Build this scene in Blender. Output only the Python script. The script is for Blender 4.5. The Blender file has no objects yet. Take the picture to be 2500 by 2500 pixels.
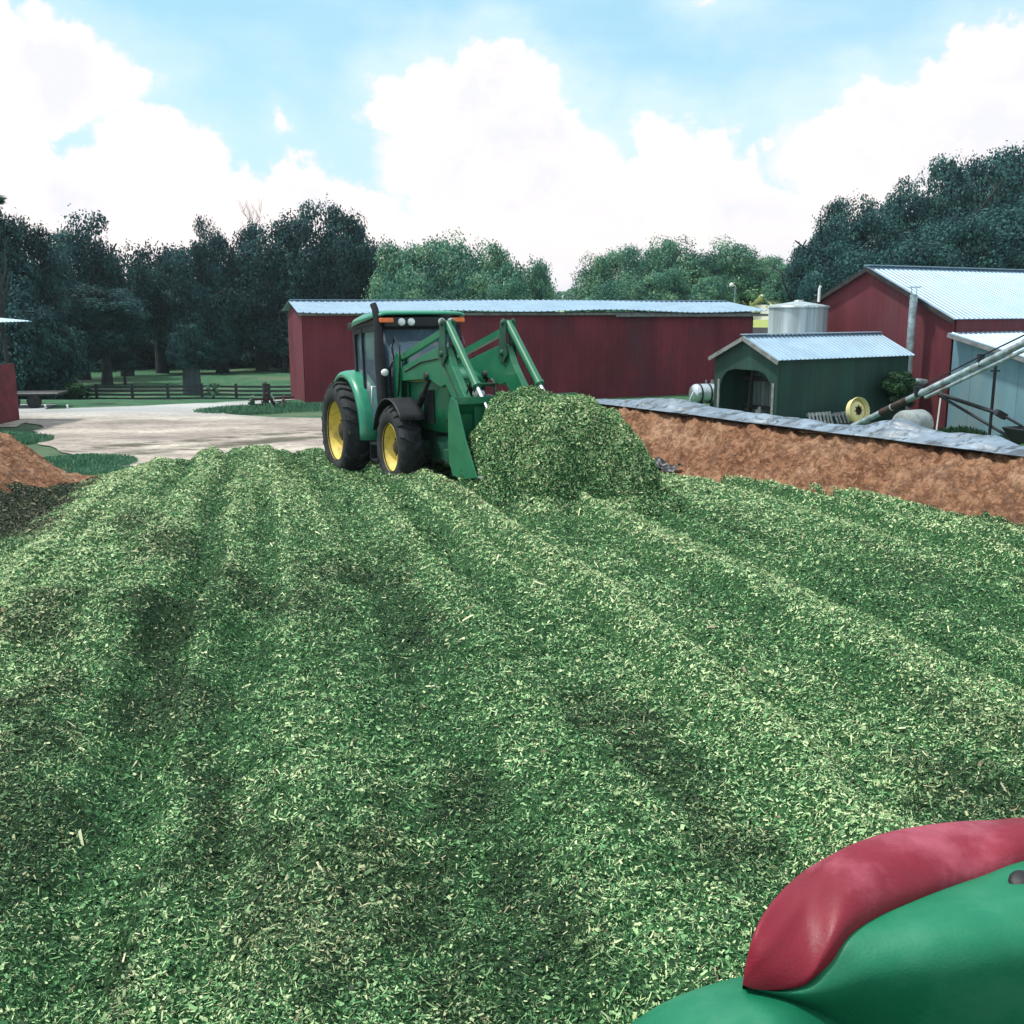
import bpy, math, random
import numpy as np
from mathutils import Vector, Matrix, noise as mnoise
R = math.radians
rng = np.random.default_rng(7)
random.seed(7)
SC = bpy.context.scene
COL = SC.collection

# ------------------------------------------------------------------ camera
EYE = 4.4
PITCH = math.atan(0.2)
cam_d = bpy.data.cameras.new('camera')
cam = bpy.data.objects.new('camera', cam_d)
COL.objects.link(cam)
cam.location = (0, 0, EYE)
cam.rotation_euler = (R(90) - PITCH, 0, 0)
cam_d.sensor_width = 36
cam_d.lens = 36
cam_d.clip_start = 0.05
cam_d.clip_end = 4000
SC.camera = cam
CP, SP = math.cos(PITCH), math.sin(PITCH)


def ray(u, v):
    cx, cy = (u - 1250) / 2500, (1250 - v) / 2500
    return Vector((cx, CP + cy * SP, -SP + cy * CP))


def W(u, v, t):
    return Vector((0, 0, EYE)) + ray(u, v) * t


def WY(u, v, Y):
    r = ray(u, v)
    return Vector((0, 0, EYE)) + r * (Y / r.y)


# ------------------------------------------------------------------ light
SUN_EL, SUN_AZ = R(64), R(-85)      # azimuth measured from +Y towards +X
sdir = Vector((math.sin(SUN_AZ) * math.cos(SUN_EL), math.cos(SUN_AZ) * math.cos(SUN_EL), math.sin(SUN_EL)))
sl = bpy.data.lights.new('sun', 'SUN')
sl.energy = 3.0
sl.angle = R(4)
sl.color = (1.0, 0.95, 0.87)
so = bpy.data.objects.new('sun', sl)
COL.objects.link(so)
so.rotation_euler = sdir.to_track_quat('Z', 'Y').to_euler()
so.location = (0, 0, 60)

SC.view_settings.view_transform = 'Standard'
SC.view_settings.look = 'None'
SC.view_settings.exposure = 0.38
SC.view_settings.gamma = 1
SC.cycles.max_bounces = 6
SC.cycles.diffuse_bounces = 3
SC.cycles.transparent_max_bounces = 8
SC.cycles.use_adaptive_sampling = True

# ------------------------------------------------------------------ world: sky + cumulus
wd = bpy.data.worlds.new('World')
SC.world = wd
wd.use_nodes = True
nt = wd.node_tree
for n in list(nt.nodes):
    nt.nodes.remove(n)


class NB:
    """tiny node builder"""
    def __init__(s, t):
        s.t = t

    def n(s, typ, **kw):
        nd = s.t.nodes.new(typ)
        for k, v in kw.items():
            setattr(nd, k, v)
        return nd

    def put(s, sock, v):
        if isinstance(v, (int, float)):
            sock.default_value = v
        elif isinstance(v, (tuple, list)):
            if len(v) == 3 and sock.type == 'RGBA':
                v = (*v, 1)
            sock.default_value = v
        else:
            s.t.links.new(v, sock)

    def m(s, op, a, b=None, c=None, clamp=False):
        nd = s.n('ShaderNodeMath', operation=op, use_clamp=clamp)
        s.put(nd.inputs[0], a)
        if b is not None:
            s.put(nd.inputs[1], b)
        if c is not None:
            s.put(nd.inputs[2], c)
        return nd.outputs[0]

    def mix(s, f, a, b, typ='MIX'):
        nd = s.n('ShaderNodeMix', data_type='RGBA', blend_type=typ)
        s.put(nd.inputs[0], f)
        s.put(nd.inputs[6], a)
        s.put(nd.inputs[7], b)
        return nd.outputs[2]

    def noise(s, vec, scale, detail=4, rough=0.55, out=0, lac=2.0, dist=0.0):
        nd = s.n('ShaderNodeTexNoise')
        if vec is not None:
            s.put(nd.inputs['Vector'], vec)
        nd.inputs['Scale'].default_value = scale
        nd.inputs['Detail'].default_value = detail
        nd.inputs['Roughness'].default_value = rough
        nd.inputs['Lacunarity'].default_value = lac
        nd.inputs['Distortion'].default_value = dist
        return nd.outputs[out]

    def voro(s, vec, scale, feature='F1', out=0):
        nd = s.n('ShaderNodeTexVoronoi', feature=feature)
        if vec is not None:
            s.put(nd.inputs['Vector'], vec)
        nd.inputs['Scale'].default_value = scale
        return nd.outputs[out]

    def ss(s, x, lo, hi):
        nd = s.n('ShaderNodeMapRange', interpolation_type='SMOOTHSTEP')
        s.put(nd.inputs[0], x)
        nd.inputs[1].default_value = lo
        nd.inputs[2].default_value = hi
        return nd.outputs[0]

    def lin(s, x, lo, hi, a=0.0, b=1.0):
        nd = s.n('ShaderNodeMapRange')
        s.put(nd.inputs[0], x)
        nd.inputs[1].default_value = lo
        nd.inputs[2].default_value = hi
        nd.inputs[3].default_value = a
        nd.inputs[4].default_value = b
        return nd.outputs[0]

    def scale(s, vec, sc):
        nd = s.n('ShaderNodeMapping')
        s.put(nd.inputs[0], vec)
        nd.inputs['Scale'].default_value = sc
        return nd.outputs[0]

    def ramp(s, f, stops, interp='LINEAR'):
        nd = s.n('ShaderNodeValToRGB')
        s.put(nd.inputs[0], f)
        cr = nd.color_ramp
        cr.interpolation = interp
        while len(cr.elements) < len(stops):
            cr.elements.new(0.5)
        for e, (p, c) in zip(cr.elements, stops):
            e.position = p
            e.color = (*c, 1)
        return nd.outputs[0]


B = NB(nt)
tc = B.n('ShaderNodeTexCoord').outputs['Generated']
sep = B.n('ShaderNodeSeparateXYZ')
B.put(sep.inputs[0], tc)
az = B.m('ARCTAN2', sep.outputs[0], sep.outputs[1])
el = B.m('ARCSINE', sep.outputs[2])
sky = B.n('ShaderNodeTexSky', sky_type='NISHITA')
sky.sun_disc = False
sky.sun_elevation = SUN_EL
sky.sun_rotation = SUN_AZ
sky.air_density = 1.0
sky.dust_density = 1.2
sky.ozone_density = 1.0


def azel(u, v):
    d = ray(u, v).normalized()
    return math.atan2(d.x, d.y), math.asin(d.z)


# cloud masses seen in the direction of the farm: centre px, radii px
blobs = [(60, 190, 250, 120), (150, 170, 130, 95), (300, 225, 90, 60), (-60, 60, 90, 90), (100, 50, 50, 28), (20, 370, 95, 80), (350, 370, 120, 85), (470, 410, 90, 70),
         (200, 500, 420, 110), (1190, 260, 220, 120), (1240, 170, 110, 62), (1320, 200, 60, 60), (1040, 240, 110, 75), (980, 300, 80, 60), (1230, 420, 310, 150), (1450, 380, 70, 50), (1380, 330, 100, 80),
         (1640, 330, 75, 70), (1740, 350, 50, 48), (1680, 450, 190, 100), (2125, 245, 62, 55), (2060, 320, 100, 70), (1975, 345, 55, 45),
         (2330, 210, 90, 75), (2420, 150, 110, 90), (2520, 120, 100, 90), (2300, 370, 400, 150), (690, 325, 30, 26), (1860, 360, 25, 20), 
         (690, 490, 300, 80), (1700, 520, 500, 70), (1735, 5, 28, 16)]
# domain warp gives the billowed outline
w1 = B.noise(tc, 9.0, 5, 0.62, out=1)
w2 = B.noise(tc, 34.0, 4, 0.6, out=1)
sw1 = B.n('ShaderNodeSeparateXYZ'); B.put(sw1.inputs[0], w1)
sw2 = B.n('ShaderNodeSeparateXYZ'); B.put(sw2.inputs[0], w2)


def warp(base, i):
    a = B.m('MULTIPLY_ADD', B.m('SUBTRACT', sw1.outputs[i], 0.5), 0.085, base)
    return B.m('MULTIPLY_ADD', B.m('SUBTRACT', sw2.outputs[i], 0.5), 0.035, a)


azw, elw = warp(az, 0), warp(el, 1)
field = None
for (u, v, ru, rv) in blobs:
    a0, e0 = azel(u, v)
    ra, re = ru / 2500 * 0.98, rv / 2500 * 0.98
    dx = B.m('MULTIPLY', B.m('SUBTRACT', azw, a0), 1 / ra)
    dy = B.m('MULTIPLY', B.m('SUBTRACT', elw, e0), 1 / re)
    d = B.m('SQRT', B.m('ADD', B.m('MULTIPLY', dx, dx), B.m('MULTIPLY', dy, dy)))
    f = B.m('MULTIPLY', B.m('SUBTRACT', 1.0, d), min(1.0, rv / 110))
    field = f if field is None else B.m('MAXIMUM', field, f)
low = B.m('MULTIPLY', B.m('SUBTRACT', 0.105, elw), 7.0)      # bright band of cloud above the horizon
field = B.m('MAXIMUM', field, low)
# elsewhere: generic broken cumulus
gen = B.m('MULTIPLY', B.m('SUBTRACT', B.noise(tc, 3.2, 7, 0.55), 0.49), 5.0)
away = B.ss(B.m('ABSOLUTE', az), 0.55, 0.8)
high = B.ss(el, 0.38, 0.55)
away = B.m('MAXIMUM', away, high)
gen = B.m('SUBTRACT', gen, B.m('MULTIPLY', B.m('SUBTRACT', 1.0, away), 4.0))
field = B.m('MAXIMUM', field, gen)
mask = B.ss(field, -0.06, 0.20)
veil = B.m('MULTIPLY', B.ss(B.noise(B.scale(tc, (1, 1, 3)), 4.5, 5, 0.6), 0.38, 0.85), 0.55)
veil = B.m('ADD', veil, B.m('MULTIPLY', B.ss(field, -0.9, 0.0), 0.55))
inner = B.noise(tc, 14.0, 5, 0.6)
core = B.m('MULTIPLY', B.ss(inner, 0.42, 0.62), B.ss(field, 0.05, 0.6))
cl_col = B.mix(B.m('MULTIPLY', core, 0.75), (9.3, 8.45, 8.3), (7.3, 7.6, 8.3))
blue = B.mix(0.62, B.mix(1.0, sky.outputs[0], (1.35, 1.75, 1.55), 'MULTIPLY'), (3.8, 6.6, 8.3))
skyc = B.mix(veil, blue, (6.4, 8.0, 8.9))
col = B.mix(mask, skyc, cl_col)
bg = B.n('ShaderNodeBackground')
B.put(bg.inputs[0], col)
bg.inputs[1].default_value = 0.095
ow = B.n('ShaderNodeOutputWorld')
nt.links.new(bg.outputs[0], ow.inputs[0])
wd.cycles.sampling_method = 'MANUAL'
wd.cycles.sample_map_resolution = 512

# ------------------------------------------------------------------ materials


def mat(name, col, rough=0.7, metal=0.0, var=0.25, vscale=3.0, bump=0.0, bscale=40.0, spec=0.4, stretch=(1, 1, 1),
        dirt=None, dirt_amt=0.4, dscale=1.5, coat=0.0, coord='Object', fn=None):
    m = bpy.data.materials.new(name)
    m.use_nodes = True
    t = m.node_tree
    b = NB(t)
    p = t.nodes['Principled BSDF']
    co = b.n('ShaderNodeTexCoord').outputs[coord]
    sc_ = b.scale(co, stretch)
    n1 = b.noise(sc_, vscale, 6, 0.6)
    lo = tuple(c * (1 - var) for c in col)
    hi = tuple(min(1, c * (1 + var)) for c in col)
    c = b.mix(b.ss(n1, 0.3, 0.7), lo, hi)
    if dirt:
        n2 = b.noise(sc_, dscale, 8, 0.65)
        c = b.mix(b.m('MULTIPLY', b.ss(n2, 0.48, 0.68), dirt_amt), c, dirt)
    if fn:
        c = fn(b, co, c, p)
    b.put(p.inputs['Base Color'], c)
    if not p.inputs['Roughness'].is_linked:
        p.inputs['Roughness'].default_value = rough
    p.inputs['Metallic'].default_value = metal
    p.inputs['Specular IOR Level'].default_value = spec
    p.inputs['Coat Weight'].default_value = coat
    if bump:
        bn = b.n('ShaderNodeBump')
        bn.inputs['Strength'].default_value = 1.0
        bn.inputs['Distance'].default_value = bump
        b.put(bn.inputs['Height'], b.noise(sc_, bscale, 5, 0.65))
        t.links.new(bn.outputs[0], p.inputs['Normal'])
    return m


def boards(width, groove=0.12, tone=0.35, axis=0):
    """vertical boards: a tone per board and thin gaps"""
    def f(b, co, c, p):
        s = b.n('ShaderNodeSeparateXYZ'); b.put(s.inputs[0], co)
        x = b.m('DIVIDE', b.m('ADD', s.outputs[0], s.outputs[1]), width)
        fl = b.m('FLOOR', x)
        wn = b.n('ShaderNodeTexWhiteNoise', noise_dimensions='1D')
        b.put(wn.inputs['W'], fl)
        c2 = b.mix(b.m('MULTIPLY', wn.outputs[0], tone), c, (0, 0, 0))
        g = b.m('LESS_THAN', b.m('FRACT', x), groove)
        return b.mix(b.m('MULTIPLY', g, 0.5), c2, (0.01, 0.01, 0.01))
    return f


M = {}
M['red_wall'] = mat('red_wall_boards', (0.155, 0.020, 0.034), 0.75, var=0.35, vscale=0.45, stretch=(1, 1, 0.5), dirt=(0.075, 0.034, 0.050),
                    dirt_amt=0.6, dscale=0.5, bump=0.004, bscale=25, fn=boards(0.3, 0.05, 0.10))
M['red_gable'] = mat('red_gable_boards', (0.135, 0.024, 0.034), 0.75, var=0.25, vscale=0.8, stretch=(1, 1, 0.3), dirt=(0.13, 0.06, 0.075),
                     dirt_amt=0.35, dscale=0.6, bump=0.004, bscale=25, fn=boards(0.25, 0.05, 0.08))
M['roof_tin'] = mat('galvanised_roof', (0.30, 0.44, 0.56), 0.48, metal=0.3, var=0.1, vscale=1.2, stretch=(1, 1, 1), dirt=(0.34, 0.42, 0.48),
                    dirt_amt=0.4, dscale=0.7, bump=0.002, bscale=8, spec=0.5)
M['trim_grey'] = mat('weathered_grey_wood', (0.20, 0.22, 0.22), 0.85, var=0.3, vscale=6, bump=0.003)
M['dark_wood'] = mat('dark_old_wood', (0.035, 0.034, 0.034), 0.9, var=0.4, vscale=6, bump=0.003)
M['grey_wood'] = mat('bleached_grey_slats', (0.33, 0.36, 0.37), 0.85, var=0.4, vscale=7, bump=0.003, dirt=(0.1, 0.09, 0.08))
M['green_wall'] = mat('dark_green_boards', (0.013, 0.060, 0.048), 0.75, var=0.25, vscale=1.0, stretch=(1, 1, 0.3), dirt=(0.03, 0.07, 0.055),
                      dirt_amt=0.5, dscale=0.8, fn=boards(0.28, 0.06, 0.2))
M['inner_tin'] = mat('inner_tin_wall', (0.45, 0.52, 0.55), 0.6, metal=0.3, var=0.3, vscale=2, stretch=(1, 1, 0.2), fn=boards(0.2, 0.2, 0.4))
M['lean_wall'] = mat('blue_grey_tin_wall', (0.19, 0.35, 0.42), 0.55, metal=0.2, var=0.12, vscale=1.0, stretch=(1, 1, 0.3), dirt=(0.33, 0.33, 0.24),
                     dirt_amt=0.4, dscale=0.45, fn=boards(0.9, 0.02, 0.14))
M['silo'] = mat('pale_galvanised_bin', (0.40, 0.48, 0.50), 0.5, metal=0.25, var=0.3, vscale=1.3, stretch=(2.5, 2.5, 0.12), dirt=(0.17, 0.27, 0.31), dirt_amt=0.85, dscale=1.1)
M['galv'] = mat('galvanised_tube', (0.36, 0.46, 0.50), 0.5, metal=0.4, var=0.35, vscale=4, dirt=(0.17, 0.15, 0.14), dirt_amt=0.7, dscale=3)
M['dark_metal'] = mat('dark_steel', (0.022, 0.026, 0.032), 0.6, metal=0.3, var=0.3, vscale=5)
M['black'] = mat('black_plastic', (0.012, 0.014, 0.018), 0.55, var=0.3)
M['steel'] = mat('bright_steel', (0.75, 0.78, 0.8), 0.3, metal=0.7, var=0.08)
M['tank'] = mat('shiny_tank', (0.6, 0.68, 0.7), 0.28, metal=0.75, var=0.15, vscale=3)
M['drum'] = mat('chalky_grey_tank', (0.28, 0.33, 0.34), 0.75, var=0.25, vscale=4, dirt=(0.2, 0.2, 0.18), dirt_amt=0.5)
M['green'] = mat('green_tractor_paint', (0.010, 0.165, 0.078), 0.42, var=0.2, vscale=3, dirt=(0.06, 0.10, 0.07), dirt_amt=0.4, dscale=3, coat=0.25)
M['green_top'] = mat('green_lit_paint', (0.02, 0.27, 0.16), 0.36, var=0.15, vscale=3, dirt=(0.12, 0.22, 0.16), dirt_amt=0.4, dscale=3, coat=0.25)  # lighter copy of the green: light on fenders and roof put into colour
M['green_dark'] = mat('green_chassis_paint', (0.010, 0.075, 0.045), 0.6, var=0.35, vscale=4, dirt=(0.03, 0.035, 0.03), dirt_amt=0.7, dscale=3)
M['rubber'] = mat('tyre_rubber', (0.018, 0.022, 0.026), 0.8, var=0.35, vscale=5, dirt=(0.05, 0.06, 0.06), dirt_amt=0.5, dscale=5, bump=0.004, bscale=30)
M['rim'] = mat('yellow_rim_paint', (0.72, 0.56, 0.11), 0.5, var=0.12, vscale=4, dirt=(0.22, 0.17, 0.07), dirt_amt=0.55, dscale=5)
M['rim_old'] = mat('faded_yellow_rim', (0.80, 0.74, 0.38), 0.6, var=0.08, vscale=4, dirt=(0.4, 0.33, 0.15), dirt_amt=0.4, dscale=5)
M['hub'] = mat('muddy_hub', (0.05, 0.035, 0.02), 0.9, var=0.4, vscale=8)
M['orange'] = mat('orange_lamp_lens', (0.85, 0.20, 0.06), 0.3, var=0.1, vscale=9)
M['lamp'] = mat('lamp_glass', (0.80, 0.86, 0.88), 0.2, var=0.1, vscale=9)
M['chrome'] = mat('chrome_rod', (0.85, 0.87, 0.9), 0.18, metal=0.9, var=0.02)
M['yellow'] = mat('yellow_stripe', (0.60, 0.48, 0.06), 0.5, var=0.1)
M['pale_roof'] = mat('pale_cream_roof', (0.9, 0.9, 0.62), 0.6, var=0.05)
M['white'] = mat('white_paint', (0.8, 0.8, 0.8), 0.5, var=0.08)
M['rust'] = mat('rusty_iron', (0.055, 0.034, 0.03), 0.85, var=0.5, vscale=6)
M['trunk'] = mat('bark', (0.028, 0.036, 0.038), 0.9, var=0.4, vscale=4, bump=0.01, bscale=12)
M['trunk_pale'] = mat('pale_dead_wood', (0.32, 0.36, 0.38), 0.85, var=0.3, vscale=4)
M['ply'] = mat('brown_planks', (0.16, 0.11, 0.08), 0.85, var=0.4, vscale=5)
M['fence'] = mat('dark_fence_board', (0.022, 0.032, 0.036), 0.7, var=0.4, vscale=3)
M['red_old'] = mat('old_red_boards', (0.13, 0.018, 0.024), 0.8, var=0.35, vscale=2, dirt=(0.07, 0.03, 0.03), dirt_amt=0.6)


def glass_mat():
    m = mat('sky_toned_cab_glass', (0.10, 0.17, 0.23), 0.10, var=0.3, vscale=2.5, spec=0.9, coat=0.8)  # bluish base colour stands in for the sky's reflection
    p = m.node_tree.nodes['Principled BSDF']
    p.inputs['Alpha'].default_value = 0.72
    return m


M['glass'] = glass_mat()


def tarp_mat():
    def f(b, co, c, p):
        mp = b.n('ShaderNodeMapping'); b.put(mp.inputs[0], co)
        mp.inputs['Rotation'].default_value = (0, 0, R(57))
        mp.inputs['Scale'].default_value = (0.9, 5.0, 5.0)
        n_ = b.noise(mp.outputs[0], 1.3, 7, 0.65, dist=0.6)
        c = b.mix(b.m('MULTIPLY', b.ss(n_, 0.50, 0.60), 0.85), c, (0.035, 0.05, 0.065))      # dark streaks painted in as the shade of folds
        return b.mix(b.m('MULTIPLY', b.ss(n_, 0.36, 0.28), 0.6), c, (0.42, 0.52, 0.60))  # pale streaks painted in as highlights along the folds
    m = mat('blue_grey_plastic_sheet', (0.17, 0.235, 0.30), 0.42, var=0.35, vscale=2.4, spec=0.6, dirt=(0.06, 0.085, 0.11), dirt_amt=0.5, dscale=1.7, bump=0.008, bscale=6, fn=f)
    return m


M['tarp'] = tarp_mat()
M['tarp_dark'] = mat('black_plastic_sheet', (0.018, 0.025, 0.035), 0.4, var=0.4, vscale=3, spec=0.6, bump=0.01, bscale=7)


def soil_mat():
    m = bpy.data.materials.new('red_clay_soil')
    m.use_nodes = True
    b = NB(m.node_tree)
    p = m.node_tree.nodes['Principled BSDF']
    co = b.n('ShaderNodeTexCoord').outputs['Object']
    n1 = b.noise(co, 1.1, 8, 0.65)
    n2 = b.noise(co, 7.0, 8, 0.7)
    v = b.voro(co, 9.0)
    c = b.ramp(n1, [(0.3, (0.17, 0.078, 0.042)), (0.5, (0.31, 0.162, 0.092)), (0.66, (0.44, 0.275, 0.175))])
    c = b.mix(b.ss(n2, 0.44, 0.58), b.mix(1.0, c, (0.52, 0.47, 0.45), 'MULTIPLY'), c)
    c = b.mix(b.m('MULTIPLY', b.ss(b.noise(co, 20.0, 6, 0.7), 0.5, 0.66), 0.5), c, (0.50, 0.34, 0.25))
    c = b.mix(b.m('MULTIPLY', b.ss(b.noise(co, 2.6, 6, 0.6), 0.56, 0.68), 0.6), c, (0.11, 0.06, 0.045))
    b.put(p.inputs['Base Color'], c)
    p.inputs['Roughness'].default_value = 0.95
    p.inputs['Specular IOR Level'].default_value = 0.15
    bn = b.n('ShaderNodeBump')
    bn.inputs['Distance'].default_value = 0.05
    b.put(bn.inputs['Height'], b.m('ADD', b.noise(co, 12.0, 6, 0.7), b.m('MULTIPLY', v, 0.6)))
    m.node_tree.links.new(bn.outputs[0], p.inputs['Normal'])
    return m


M['soil'] = soil_mat()


def silage_mats():
    # chip material: tone per chip from attribute
    m = bpy.data.materials.new('silage_chips')
    m.use_nodes = True
    b = NB(m.node_tree)
    p = m.node_tree.nodes['Principled BSDF']
    at = b.n('ShaderNodeAttribute'); at.attribute_name = 'tone'
    s = b.n('ShaderNodeSeparateColor'); b.put(s.inputs[0], at.outputs['Color'])
    c = b.ramp(s.outputs[0], [(0.0, (0.008, 0.046, 0.014)), (0.28, (0.036, 0.150, 0.046)), (0.55, (0.145, 0.355, 0.140)),
                              (0.78, (0.28, 0.51, 0.22)), (0.92, (0.54, 0.68, 0.35)), (1.0, (0.90, 0.88, 0.58))])
    c = b.mix(s.outputs[1], c, b.mix(1.0, c, (0.42, 0.24, 0.30), 'MULTIPLY'))
    b.put(p.inputs['Base Color'], c)
    p.inputs['Roughness'].default_value = 0.6
    p.inputs['Specular IOR Level'].default_value = 0.3
    M['chips'] = m
    m = bpy.data.materials.new('silage_bed')
    m.use_nodes = True
    b = NB(m.node_tree)
    p = m.node_tree.nodes['Principled BSDF']
    co = b.n('ShaderNodeTexCoord').outputs['Object']
    at = b.n('ShaderNodeAttribute'); at.attribute_name = 'tone'
    s = b.n('ShaderNodeSeparateColor'); b.put(s.inputs[0], at.outputs['Color'])
    n = b.noise(co, 38.0, 5, 0.75)
    c = b.ramp(n, [(0.34, (0.006, 0.024, 0.009)), (0.5, (0.020, 0.075, 0.024)), (0.62, (0.07, 0.19, 0.07)), (0.74, (0.17, 0.32, 0.14))])
    c = b.mix(s.outputs[1], c, b.mix(1.0, c, (0.40, 0.20, 0.26), 'MULTIPLY'))
    b.put(p.inputs['Base Color'], c)
    p.inputs['Roughness'].default_value = 0.85
    p.inputs['Specular IOR Level'].default_value = 0.2
    bn = b.n('ShaderNodeBump')
    bn.inputs['Distance'].default_value = 0.02
    b.put(bn.inputs['Height'], b.noise(co, 55.0, 4, 0.7))
    m.node_tree.links.new(bn.outputs[0], p.inputs['Normal'])
    M['bed'] = m


silage_mats()


def leaf_mat(name, dark, mid, light):
    m = bpy.data.materials.new(name)
    m.use_nodes = True
    b = NB(m.node_tree)
    p = m.node_tree.nodes['Principled BSDF']
    at = b.n('ShaderNodeAttribute'); at.attribute_name = 'tone'
    s = b.n('ShaderNodeSeparateColor'); b.put(s.inputs[0], at.outputs['Color'])
    c = b.ramp(s.outputs[0], [(0.0, dark), (0.5, mid), (1.0, light)])
    b.put(p.inputs['Base Color'], c)
    p.inputs['Roughness'].default_value = 0.65
    p.inputs['Specular IOR Level'].default_value = 0.25
    tr = b.n('ShaderNodeBsdfTranslucent'); b.put(tr.inputs[0], c)
    mx = b.n('ShaderNodeMixShader'); mx.inputs[0].default_value = 0.22
    L = m.node_tree.links
    L.new(p.outputs[0], mx.inputs[1]); L.new(tr.outputs[0], mx.inputs[2])
    L.new(mx.outputs[0], m.node_tree.nodes['Material Output'].inputs[0])
    return m


M['leaf_dark'] = leaf_mat('shaded_teal_leaves', (0.003, 0.026, 0.032), (0.012, 0.060, 0.066), (0.040, 0.135, 0.130))  # cloud shadow on the left trees is put into this leaf colour
M['leaf_mid'] = leaf_mat('mid_green_leaves', (0.016, 0.085, 0.068), (0.075, 0.24, 0.165), (0.29, 0.50, 0.28))
M['leaf_hill'] = leaf_mat('hill_green_leaves', (0.004, 0.036, 0.044), (0.018, 0.085, 0.088), (0.065, 0.19, 0.17))
M['leaf_bush'] = leaf_mat('bush_green_leaves', (0.010, 0.045, 0.022), (0.020, 0.075, 0.030), (0.05, 0.13, 0.05))
M['leaf_weed'] = leaf_mat('weed_green_leaves', (0.04, 0.13, 0.08), (0.08, 0.22, 0.13), (0.16, 0.34, 0.20))


def grass_mat():
    m = bpy.data.materials.new('rough_grass')
    m.use_nodes = True
    b = NB(m.node_tree)
    p = m.node_tree.nodes['Principled BSDF']
    co = b.n('ShaderNodeTexCoord').outputs['Object']
    n = b.noise(co, 0.09, 6, 0.6)
    n2 = b.noise(co, 1.6, 8, 0.75)
    c = b.ramp(n2, [(0.3, (0.025, 0.085, 0.045)), (0.5, (0.05, 0.145, 0.075)), (0.7, (0.11, 0.22, 0.12))])
    c = b.mix(b.m('MULTIPLY', b.ss(n, 0.48, 0.62), 0.6), c, (0.17, 0.20, 0.13))
    s = b.n('ShaderNodeSeparateXYZ'); b.put(s.inputs[0], co)
    hayfield = b.m('MULTIPLY', b.ss(s.outputs[0], 12, 20), b.ss(s.outputs[1], 75, 90))
    c = b.mix(b.m('MULTIPLY', hayfield, 0.85), c, (0.42, 0.50, 0.16))      # the mown hay field on the rise
    b.put(p.inputs['Base Color'], c)
    p.inputs['Roughness'].default_value = 0.9
    p.inputs['Specular IOR Level'].default_value = 0.15
    bn = b.n('ShaderNodeBump'); bn.inputs['Distance'].default_value = 0.12
    b.put(bn.inputs['Height'], b.noise(co, 5.0, 6, 0.75))
    m.node_tree.links.new(bn.outputs[0], p.inputs['Normal'])
    return m


M['grass'] = grass_mat()


def gravel_mat():
    m = bpy.data.materials.new('tan_gravel')
    m.use_nodes = True
    b = NB(m.node_tree)
    p = m.node_tree.nodes['Principled BSDF']
    co = b.n('ShaderNodeTexCoord').outputs['Object']
    st = b.scale(co, (0.35, 1.0, 1))
    n = b.noise(st, 0.42, 7, 0.62)
    n2 = b.noise(co, 9.0, 8, 0.85)
    n3 = b.noise(b.scale(co, (0.25, 1.0, 1)), 1.1, 8, 0.7)
    c = b.ramp(n, [(0.34, (0.22, 0.20, 0.185)), (0.5, (0.42, 0.37, 0.33)), (0.64, (0.62, 0.57, 0.49))])
    c = b.mix(b.m('MULTIPLY', b.ss(b.noise(b.scale(co, (0.5, 1, 1)), 2.4, 8, 0.75), 0.5, 0.66), 0.5), c, (0.17, 0.16, 0.14))
    c = b.mix(b.m('MULTIPLY', b.ss(b.noise(b.scale(co, (.6, 1, 1)), 5.0, 8, 0.8), 0.46, 0.62), 0.6), c, (0.17, 0.15, 0.13))
    s = b.n('ShaderNodeSeparateXYZ'); b.put(s.inputs[0], co)
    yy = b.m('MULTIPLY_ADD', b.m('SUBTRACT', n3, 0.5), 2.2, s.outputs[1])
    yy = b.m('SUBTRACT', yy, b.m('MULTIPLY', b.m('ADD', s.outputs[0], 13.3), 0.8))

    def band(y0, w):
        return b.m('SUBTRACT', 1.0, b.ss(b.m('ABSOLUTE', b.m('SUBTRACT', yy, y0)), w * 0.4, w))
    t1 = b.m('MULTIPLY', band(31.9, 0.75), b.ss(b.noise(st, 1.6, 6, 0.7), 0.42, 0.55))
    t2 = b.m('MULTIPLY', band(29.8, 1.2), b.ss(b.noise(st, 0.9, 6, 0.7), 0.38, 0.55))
    c = b.mix(b.m('MULTIPLY', b.m('MAXIMUM', t1, t2), 0.85), c, (0.085, 0.085, 0.06))   # damp wheel track, and darker patches behind the silage crest
    far = b.ss(s.outputs[1], 39, 46)
    c = b.mix(b.m('MULTIPLY', far, 0.6), c, (0.43, 0.50, 0.52))                          # bluish crushed stone on the lane
    b.put(p.inputs['Base Color'], c)
    p.inputs['Roughness'].default_value = 0.95
    p.inputs['Specular IOR Level'].default_value = 0.1
    bn = b.n('ShaderNodeBump'); bn.inputs['Distance'].default_value = 0.03
    b.put(bn.inputs['Height'], n2)
    m.node_tree.links.new(bn.outputs[0], p.inputs['Normal'])
    return m


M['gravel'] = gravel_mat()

# ------------------------------------------------------------------ mesh builder


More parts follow.
